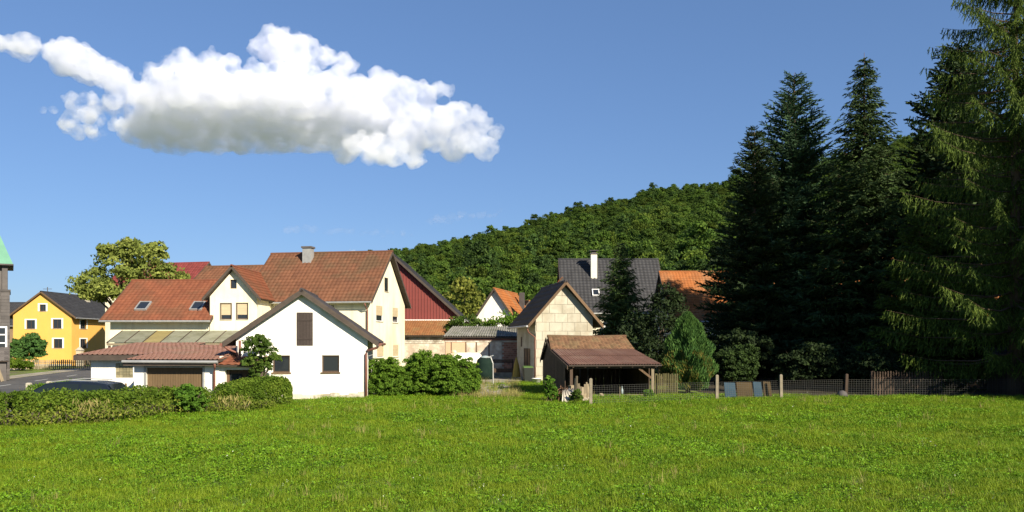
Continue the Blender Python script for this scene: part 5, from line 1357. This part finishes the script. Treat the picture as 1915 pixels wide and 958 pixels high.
# heap in front of the open shed
sg_ = 'old corrugated sheets leaning before the open shed'
for k in range(4):
    lab = ('lowest', 'second', 'third', 'uppermost')[k] + ' weathered corrugated sheet of the heap before the open shed'
    t = thing('corrugated_sheet', lab, 'sheet', (2.15 + 0.08 * k, 31.5 + 0.10 * k, 0.0), 12 + 5 * k, sg_)
    uu = np.linspace(0, 0.95, 41); hh = 0.035 * np.cos(uu / 0.95 * 2 * math.pi * 6)
    V = []
    for v in np.linspace(0, 1, 2):
        for x_, h_ in zip(uu, hh): V.append((x_ + 0.25 * v - 0.3, -0.35 + 0.75 * v + h_ * -0.3, 0.03 + 0.06 * k + 0.42 * v * (1 - 0.08 * k) + h_))
    ci = np.arange(40)
    o = np_mesh('sheet', V, np.stack([ci, ci + 1, ci + 42, ci + 41], 1), m=M['plinth'], parent=t, smooth=True)
    s_ = o.modifiers.new('thick', 'SOLIDIFY'); s_.thickness = 0.012
t = thing('wooden_crate', 'small pale wooden crate perched by the open shed entrance', 'crate', (2.55, 33.0, 0.0), 20)
for (a, c) in (((-0.2, -0.15, 0.0), (-0.18, 0.15, 0.62)), ((0.18, -0.15, 0), (0.2, 0.15, 0.62)), ((-0.18, -0.15, 0), (0.18, -0.13, 0.2)), ((-0.18, -0.15, 0.22), (0.18, -0.13, 0.41)), ((-0.18, -0.15, 0.43), (0.18, -0.13, 0.62)), ((-0.18, 0.13, 0), (0.18, 0.15, 0.62)), ((-0.18, -0.13, 0.0), (0.18, 0.13, 0.02))):
    q = MB(); q.box(a, c); q.build('slat', M['wood_grey'], t)
t = thing('broken_barrel', 'half of an old barrel of bleached staves by the first fence post', 'barrel', (2.75, 31.9, 0.0))
for k in range(9):
    a0, a1 = -2.6 + k * 0.26, -2.6 + (k + 0.92) * 0.26
    zt = 0.72 + 0.10 * math.sin(k * 1.3) + (0.25 if k < 2 else 0)
    q = MB(); V = []
    for (z, r_) in ((0, 0.30), (zt * 0.5, 0.36), (zt, 0.33)):
        V += [(r_ * math.cos(a0), r_ * math.sin(a0), z), (r_ * math.cos(a1), r_ * math.sin(a1), z), ((r_ - 0.03) * math.cos(a1), (r_ - 0.03) * math.sin(a1), z), ((r_ - 0.03) * math.cos(a0), (r_ - 0.03) * math.sin(a0), z)]
    q.hexa(V[0:8]); q.hexa(V[4:12]); q.build('stave', M['wood_grey'], t)
t = thing('brush_heap', 'reddish brown heap of rotten brushwood behind the corrugated sheets', 'heap', (2.05, 32.3, 0.0))
n = 420; P0 = np.stack([rng.normal(0, 0.28, n), rng.normal(0, 0.25, n), np.abs(rng.normal(0, 0.28, n))], 1); P0[:, 2] = np.minimum(P0[:, 2], 0.75 - np.hypot(P0[:, 0], P0[:, 1]) * 0.7).clip(0.02)
V, Fc = leaf_arrays(P0, rng.uniform(0.12, 0.3, n), 0.04)
np_mesh('brushwood', V, Fc, rng.uniform(0, 1, n), M['tile_moss'], t)['kind'] = 'stuff'
bush('elder_shoot', 'bright green leafy shoot left of the corrugated sheet heap', (1.5, 31.7, 0), 0.34, 1.15, M['leaf_lush'], 0.13, 16, 18)
bush('nettle_clump', 'dark nettles between the sheet heap and the barrel', (2.5, 31.2, 0), 0.3, 0.6, M['leaf_apple'], 0.09, 14, 18, 'plant')
bush('post_weed', 'little green weed at the foot of the open shed post', (5.75, 33.6, 0), 0.28, 0.45, M['leaf_lush'], 0.08, 14, 18, 'plant')
t = thing('fallen_board', 'pale board lying aslant on the open shed sill', 'board', (3.9, 33.6, 0.0)); q = MB(); q.bar((0, 0, 0.03), (-0.12, 0.45, 0.22), 0.13, 0.03); q.build('plank', M['wood_grey'], t)
t = thing('thin_stake', 'thin upright stake standing before the open shed', 'stake', (4.47, 33.3, 0.0)); q = MB(); q.tube([(0, 0, -0.2), (0.01, 0, 0.55)], [0.02, 0.015], 6); q.build('rod', M['wood_grey'], t)
t = thing('glass_bottle', 'small pale bottle standing on the open shed sill', 'bottle', (4.75, 34.62, 0.14)); q = MB(); q.lathe([(0.05, 0.0), (0.055, 0.18), (0.03, 0.26), (0.018, 0.30), (0.018, 0.36)], (0, 0, 0), 12); q.build('glass', M['tarp_pale'], t, smooth=True)
for (x0, x1, mm, nm, lab) in ((8.75, 9.3, 'blue', 'blue_board', 'blue board behind the wire fence next to the thuja post'), (9.32, 10.1, 'ochre', 'ochre_board', 'broad ochre board between the two blue boards'), (10.12, 10.55, 'blue', 'blue_board', 'narrower blue board in the middle of the fence bay'), (10.6, 11.0, 'ochre', 'ochre_board', 'slim brown board close to the second bare fence post')):
    y = 32.6 + (x0 - 8.15) * 0.43
    t = thing(nm, lab, 'board', (x0, y, 0.0), 23, 'coloured boards behind the fence')
    w = (x1 - x0) * 1.05
    q = MB(); q.hexa([(0, 0, 0), (w, 0, 0), (w, 0.03, 0), (0, 0.03, 0), (0.02, 0.12, 0.74), (w - 0.02, 0.12, 0.72), (w - 0.02, 0.15, 0.72), (0.02, 0.15, 0.74)]); q.build('sheet', M[mm], t)
t = thing('boulder', 'rounded grey boulder at the shaded fence foot', 'boulder', (14.0, 34.0, 0.05))
q = MB(); q.lathe([(0.05, -0.1), (0.2, -0.05), (0.24, 0.1), (0.17, 0.24), (0.05, 0.3)], (0, 0, 0), 9); q.build('rock', M['slate'], t, smooth=True)
t = thing('garden_hut', 'small dark wooden hut with board coloured as sunlit at the far edge', 'hut', (22.6, 36.4, 0), -4)
for k in range(12):
    q = MB(); q.box((k * 0.2 + 0.005, 0, 0), (k * 0.2 + 0.195, 0.03, 1.75)); q.build('board', M['wood_dark'], t)
    if k < 10:
        q = MB(); q.box((0, 0.035 + k * 0.2, 0), (0.03, 0.225 + k * 0.2, 1.75)); q.build('board', M['wood_dark'], t)
roof_plane(t, (-0.3, -0.3, 1.72), (2.7, -0.3, 1.72), (2.7, 2.4, 2.2), (-0.3, 2.4, 2.2), 'sheet_dark', kind='wave', tile=(0.18, 2), amp=0.04, thick=0.06)
q = MB(); q.box((0.35, -0.03, 0.7), (0.75, -0.003, 1.35)); q.build('lit_board', M['wood_grey'], t)  # lighter wood colours this one board as if sunlit

# ---------------------------------------------------------------- forest on the hill (one mass of crowns)
protos = []
for k in range(6):
    if k < 5:
        w = (1.0, 0.85, 1.15, 0.9, 1.05)[k]
        lobes = [(0, 0, 8.5, 3.6 * w, 3.6), (1.8 * w, 0.5, 6.8, 2.6, 2.6), (-1.9 * w, 0.3, 7.0, 2.5, 2.4), (0.2, -2.0 * w, 6.6, 2.5, 2.4), (0.3, 2.0 * w, 7.4, 2.4, 2.2), (random.uniform(-1, 1), random.uniform(-1, 1), 10.8, 2.0, 1.8)]
        protos.append(leafy('crown_kind', M[('forest', 'forest', 'forest_light', 'forest_dark', 'forest')[k]], None, lobes, 14, 40, 0.62, 0.44, -0.5, link_it=False))
    else:
        lobes = [(0, 0, 2 + 1.5 * i, 2.6 - 0.28 * i, 1.4) for i in range(9)]
        protos.append(leafy('crown_kind', M['forest'], None, lobes, 9, 14, 0.8, 0.40, -0.5, link_it=False))
pts = []
yv = 138.0
while yv < 640:
    dx = 5.0 + 0.0028 * yv
    x = -0.25 * yv
    while x < 0.95 * yv:
        pts.append((x + random.uniform(-0.45, 0.45) * dx, yv + random.uniform(-0.5, 0.5) * dx)); x += dx
    yv += dx * 0.95
pts = np.array(pts)
n = len(pts)
PZ = hill_z(pts[:, 0], pts[:, 1]) - 1.0
s = rng.uniform(0.6, 0.95, n)
big = rng.random(n) < 0.03
s = np.where(big, s * 1.3, s)
idx = np.where(rng.random(n) < 0.01, 5, rng.integers(0, 5, n))
scatter('forest', np.c_[pts, PZ], np.c_[rng.normal(0, 0.05, n), rng.normal(0, 0.05, n), rng.uniform(0, 6.28, n)], np.c_[s * rng.uniform(0.85, 1.15, n), s * rng.uniform(0.85, 1.15, n), s * rng.uniform(0.85, 1.2, n)], idx, protos, 'dense mixed broadleaf wood covering the hillside', 'wood')

# ---------------------------------------------------------------- grass
def tuft(nb, rad, hmin, hmax, w, lean, m):
    V, Fc, rn = [], [], []
    for k in range(nb):
        a, q = random.uniform(0, 6.28), rad * math.sqrt(random.random())
        x, y = q * math.cos(a), q * math.sin(a)
        h = random.uniform(hmin, hmax); az = random.uniform(0, 6.28); l = lean * random.uniform(0.3, 1.3) * h
        dx, dy = math.cos(az), math.sin(az); sx, sy = -dy * w / 2, dx * w / 2
        i = len(V)
        V += [(x - sx, y - sy, -0.02), (x + sx, y + sy, -0.02), (x + dx * l * 0.35 + sx * 0.8, y + dy * l * 0.35 + sy * 0.8, h * 0.6), (x + dx * l * 0.35 - sx * 0.8, y + dy * l * 0.35 - sy * 0.8, h * 0.6), (x + dx * l + sx * 0.1, y + dy * l + sy * 0.1, h), (x + dx * l - sx * 0.1, y + dy * l - sy * 0.1, h * 0.99)]
        Fc += [(i, i + 1, i + 2, i + 3), (i + 3, i + 2, i + 4, i + 5)]; r_ = random.random(); rn += [r_, r_]
    return np_mesh('tuft_kind', V, Fc, rn, M[m], link_it=False)
def broad(nl, rad, h, size, m):
    C = np.stack([rng.normal(0, rad * 0.5, nl), rng.normal(0, rad * 0.5, nl), rng.uniform(0.02, h, nl)], 1)
    V, Fc = leaf_arrays(C, size * rng.uniform(0.6, 1.3, nl), size * 0.6, normal=np.array([0, 0, 1.0]), nb=1.2)
    return np_mesh('tuft_kind', V, Fc, rng.uniform(0, 1, nl), M[m], link_it=False)
protos = [tuft(50, 0.16, 0.04, 0.09, 0.007, 0.9, 'grass'), tuft(46, 0.17, 0.03, 0.08, 0.008, 1.1, 'grass'), tuft(40, 0.13, 0.05, 0.12, 0.006, 0.7, 'grass'),
          broad(44, 0.17, 0.06, 0.036, 'clover'), broad(38, 0.18, 0.07, 0.045, 'clover'), tuft(14, 0.10, 0.10, 0.26, 0.006, 0.5, 'drygrass'), broad(5, 0.16, 0.12, 0.022, 'petal'), tuft(30, 0.2, 0.15, 0.42, 0.010, 0.5, 'grass')]
P, scl, idx = [], [], []
def noise2(x, y):
    return (np.sin(x * 0.55 + 1.7 * np.sin(y * 0.31)) + np.sin(y * 0.8 - 1.2 * np.sin(x * 0.47 + 1)) + 0.6 * np.sin(x * 1.9 + y * 1.3) + 0.5 * np.sin(2.9 * y - 2.1 * x)) / 3.1
y = 5.5
for (ya, yb, dens) in ((5.5, 10, 95), (10, 16, 75), (16, 24, 52), (24, 36, 36), (36, 48, 14)):
    xm = 0.70 * yb + 1.5
    n = int(2 * xm * (yb - ya) * dens)
    X, Y_ = rng.uniform(-xm, xm, n), rng.uniform(ya, yb, n)
    hy = 22.3 + np.maximum(0, X + 15.5) * 1.24
    keep = np.abs(X) < 0.70 * Y_ + 1.5
    keep &= ~((X < -8.0) & (Y_ > hy + 0.9))                       # hedge and what lies behind it
    keep &= ~((X > -11.7) & (X < -5.9) & (Y_ > 33.6))             # white shed
    keep &= ~((X > 2.6) & (Y_ > 34.6) & (X < 6.6))                # open shed
    keep &= ~((X > 6.5) & (Y_ > 36))
    keep &= ~((X > 13) & (Y_ > 34.5))
    keep &= ~((Y_ > 36) & ((X < -5.2) | (X > 4.6)))
    tr = (X > -2.2) & (X < -0.1) & (Y_ > 35)
    keep &= ~(tr & (rng.random(n) < 0.72))
    X, Y_ = X[keep], Y_[keep]; n = len(X)
    k = rng.random(n); nz = noise2(X, Y_)
    i = np.where(k < 0.36, 0, np.where(k < 0.66, 1, np.where(k < 0.80, 2, 3)))
    i = np.where((nz > 0.18) & (rng.random(n) < 0.5), np.where(rng.random(n) < 0.5, 3, 4), i)
    i = np.where((nz < -0.35) & (rng.random(n) < 0.015), 5, i)
    i = np.where(rng.random(n) < 0.0015, 5, i)
    i = np.where(rng.random(n) < 0.0022, 6, i)
    far = ya >= 24
    edge = (Y_ > 30.5) & (X > 2) & (rng.random(n) < 0.06)
    i = np.where(edge | ((np.abs(Y_ - 33.0) < 0.7) & (X < -5.5) & (X > -8.3) & (rng.random(n) < 0.25)), 7, i)
    i = np.where((Y_ > 33.5) & (X > -2.6) & (X < 0.4) & (rng.random(n) < 0.5), 5, i)
    s = rng.uniform(0.75, 1.3, n) * (1.0 + 0.25 * (ya >= 16) + 0.25 * far)
    s = np.where(i == 7, rng.uniform(0.35, 0.6, n), s)
    P.append(np.stack([X, Y_, ground_z(X, Y_)], 1)); scl.append(np.stack([s, s, s * (1 + 0.25 * nz)], 1)); idx.append(i)
P, scl, idx = np.concatenate(P), np.concatenate(scl), np.concatenate(idx)
n = len(P)
scatter('grass', P, np.c_[rng.normal(0, 0.08, n), rng.normal(0, 0.08, n), rng.uniform(0, 6.28, n)], scl, idx, protos, 'short sunlit meadow grass with clover and a few pale flowers', 'grass')

# ---------------------------------------------------------------- clouds
def cloudmat(name, dens, scale):
    m = bpy.data.materials.new(name); m.use_nodes = True
    t = m.node_tree; N, L = t.nodes, t.links
    N.remove(N['Principled BSDF'])
    v = N.new('ShaderNodeVolumePrincipled'); v.inputs['Color'].default_value = (0.93, 0.94, 1.0, 1); v.inputs['Anisotropy'].default_value = 0.0
    tc = N.new('ShaderNodeTexCoord')
    nz = N.new('ShaderNodeTexNoise'); nz.inputs['Scale'].default_value = scale; nz.inputs['Detail'].default_value = 5; nz.inputs['Roughness'].default_value = 0.62
    L.new(tc.outputs['Object'], nz.inputs['Vector'])
    mr = N.new('ShaderNodeMapRange'); mr.interpolation_type = 'SMOOTHSTEP'
    mr.inputs[1].default_value = 0.35; mr.inputs[2].default_value = 0.62; mr.inputs[3].default_value = 0.0; mr.inputs[4].default_value = dens
    L.new(nz.outputs['Fac'], mr.inputs[0]); L.new(mr.outputs[0], v.inputs['Density'])
    tr, df, mx = N.new('ShaderNodeBsdfTransparent'), N.new('ShaderNodeBsdfTranslucent'), N.new('ShaderNodeMixShader')
    df.inputs[0].default_value = (0.95, 0.95, 0.95, 1); mx.inputs[0].default_value = 0.012
    L.new(tr.outputs[0], mx.inputs[1]); L.new(df.outputs[0], mx.inputs[2])
    out = N['Material Output']
    L.new(mx.outputs[0], out.inputs['Surface']); L.new(v.outputs[0], out.inputs['Volume'])
    return m
def cloud(name, label, blobs, Y, vox, d1, d2, dens, base=None, scale=0.03):
    """blobs: (px, py, radius in px, depth offset in px); the cloud stands at distance Y"""
    k = Y / F
    c = at(blobs[0][0], 200 if base else blobs[0][1], Y)
    V, Fc = [], []
    ico = bpy.data.meshes.new('puff')
    bm = bmesh.new(); bmesh.ops.create_icosphere(bm, subdivisions=2, radius=1); bm.to_mesh(ico); bm.free()
    iv = np.array([v.co for v in ico.vertices]); fi = np.array([p.vertices[:] for p in ico.polygons]); ico.clear_geometry()
    bm = bmesh.new(); bmesh.ops.create_icosphere(bm, subdivisions=1, radius=1.08); bm.to_mesh(ico); bm.free()
    sv = np.array([v.co for v in ico.vertices]); sf = np.array([p.vertices[:] for p in ico.polygons]); bpy.data.meshes.remove(ico)
    i0 = 0
    def put(p, r, vv, ff):
        nonlocal i0
        q = vv * r + p
        if flat is not None: q[:, 2] = np.where(q[:, 2] < flat, flat + (q[:, 2] - flat) * 0.08, q[:, 2])
        V.append(q); Fc.append(ff + i0); i0 += len(vv)
    for (px, py, r, off) in blobs:
        if off < 900:                                             # loose puff at the cloud's own distance
            p = at(px, py, Y) + np.array([0, off * k, 0]) - c; flat = None
        else:                                                     # body puff: off is its distance, py its height over the base
            p = np.array([(px - CX) / F * off, off, base + py]) - c; flat = base - c[2]
        r = r * k
        put(p, r * 0.88, iv, fi)
        for _ in range(int(10 + r * 0.16)):                       # cauliflower: smaller puffs on the puffs
            d = unit(rng.normal(size=3)); d[2] = d[2] if d[2] > -0.35 else -0.5 * d[2]
            r1 = r * rng.uniform(0.22, 0.48); p1 = p + d * r * rng.uniform(0.7, 0.95)
            put(p1, r1, sv, sf)
            for _ in range(5 if r1 > 3 * vox else 0):
                d = unit(d * 0.6 + rng.normal(size=3)); r2 = r1 * rng.uniform(0.25, 0.5)
                put(p1 + d * r1 * rng.uniform(0.75, 1.0), r2, sv, sf)
    o = np_mesh(name, np.concatenate(V), np.concatenate(Fc), m=cloudmat(name + '_vapour', dens, scale), smooth=True)
    o.location = c
    rm = o.modifiers.new('remesh', 'REMESH'); rm.mode = 'VOXEL'; rm.voxel_size = vox; rm.use_smooth_shade = True
    for j, (sz, st) in enumerate(((d1[0], d1[1]), (d2[0], d2[1]))):
        tx = bpy.data.textures.new('%s_puff_%d' % (name, j), 'CLOUDS'); tx.noise_scale = sz; tx.noise_depth = 4
        dm = o.modifiers.new('puff', 'DISPLACE'); dm.texture = tx; dm.strength = st; dm.mid_level = 0.5; dm.texture_coords = 'LOCAL'
    return tag(o, label, 'cloud')
B = [(420, 40, 50, 1500)]
def run(p, q, r0, r1, n, jit=0.25, dep=50):
    for i in range(n):
        f = i / max(1, n - 1)
        r = r0 + (r1 - r0) * f
        B.append((p[0] + (q[0] - p[0]) * f + random.uniform(-jit, jit) * r, p[1] + (q[1] - p[1]) * f + random.uniform(-jit, jit) * r, r * random.uniform(0.8, 1.2), random.uniform(-dep, dep)))
for (Yb, x0, x1, n_) in ((1400, 330, 560, 6), (1440, 285, 700, 10), (1510, 255, 740, 11), (1580, 250, 740, 11), (1650, 265, 700, 10), (1700, 300, 620, 7)):
    for i in range(n_):
        px = x0 + (x1 - x0) * (i + random.uniform(0.2, 0.8)) / n_
        tp = float(np.interp(px, [230, 290, 340, 420, 480, 560, 640, 700, 740], [30, 85, 118, 105, 92, 100, 78, 80, 40])) * (1.0 if 1430 < Yb < 1600 else 0.7)
        r_ = random.uniform(30, 46); B.append((px, max(8, tp - r_), r_, Yb)); B.append((px, 14, 44, Yb))
run((720, 170), (850, 225), 34, 30, 4); run((640, 270), (780, 290), 26, 30, 5); run((760, 255), (910, 270), 36, 26, 6)
run((760, 215), (880, 250), 36, 30, 6, 0.2); run((850, 215), (925, 240), 28, 18, 5); run((800, 175), (838, 180), 22, 16, 3); run((700, 300), (740, 308), 16, 12, 3); run((900, 285), (915, 295), 14, 9, 2)
run((540, 112), (640, 118), 34, 22, 6, 0.2); run((490, 100), (545, 104), 18, 28, 6)
run((225, 185), (145, 208), 22, 14, 7); run((120, 240), (200, 252), 15, 10, 8); run((150, 205), (130, 240), 16, 14, 5); run((170, 225), (215, 232), 15, 18, 5); run((105, 218), (112, 214), 8, 6, 2)
run((110, 98), (170, 118), 34, 32, 5); run((90, 95), (10, 84), 22, 13, 7); run((-50, 80), (30, 86), 16, 18, 8); run((170, 130), (260, 170), 26, 32, 6)
cloud('cumulus_cloud', 'large white cumulus cloud with grey underside drifting over the village', B, 1500, 3.4, (46, 18), (12, 7), 0.04, base=408)
B = [(175, 552, 9, 0)]; run((140, 553), (200, 553), 6, 8, 6, 0.2, 8)
cloud('low_cloud', 'small white cloud low behind the yellow house roof', B, 4200, 6.0, (40, 14), (14, 8), 0.025)
B = [(655, 471, 5, 0)]; run((650, 472), (662, 472), 4, 4, 3, 0.2, 5)
cloud('tiny_cloud', 'tiny white cloud just above the farmhouse ridge', B, 4200, 4.0, (30, 9), (10, 4), 0.02)

for (p, q, nm) in (((540, 428), (770, 440), 'long faint wisp of cloud above the farmhouse roof'), ((810, 412), (935, 398), 'short faint wisp of cloud rising above the hill')):
    B = [(p[0], p[1], 6, 0)]; run(p, q, 8, 5, 22, 0.5, 20)
    cloud('cloud_wisp', nm, B, 4200, 8.0, (60, 26), (18, 14), 0.0022, scale=0.006)
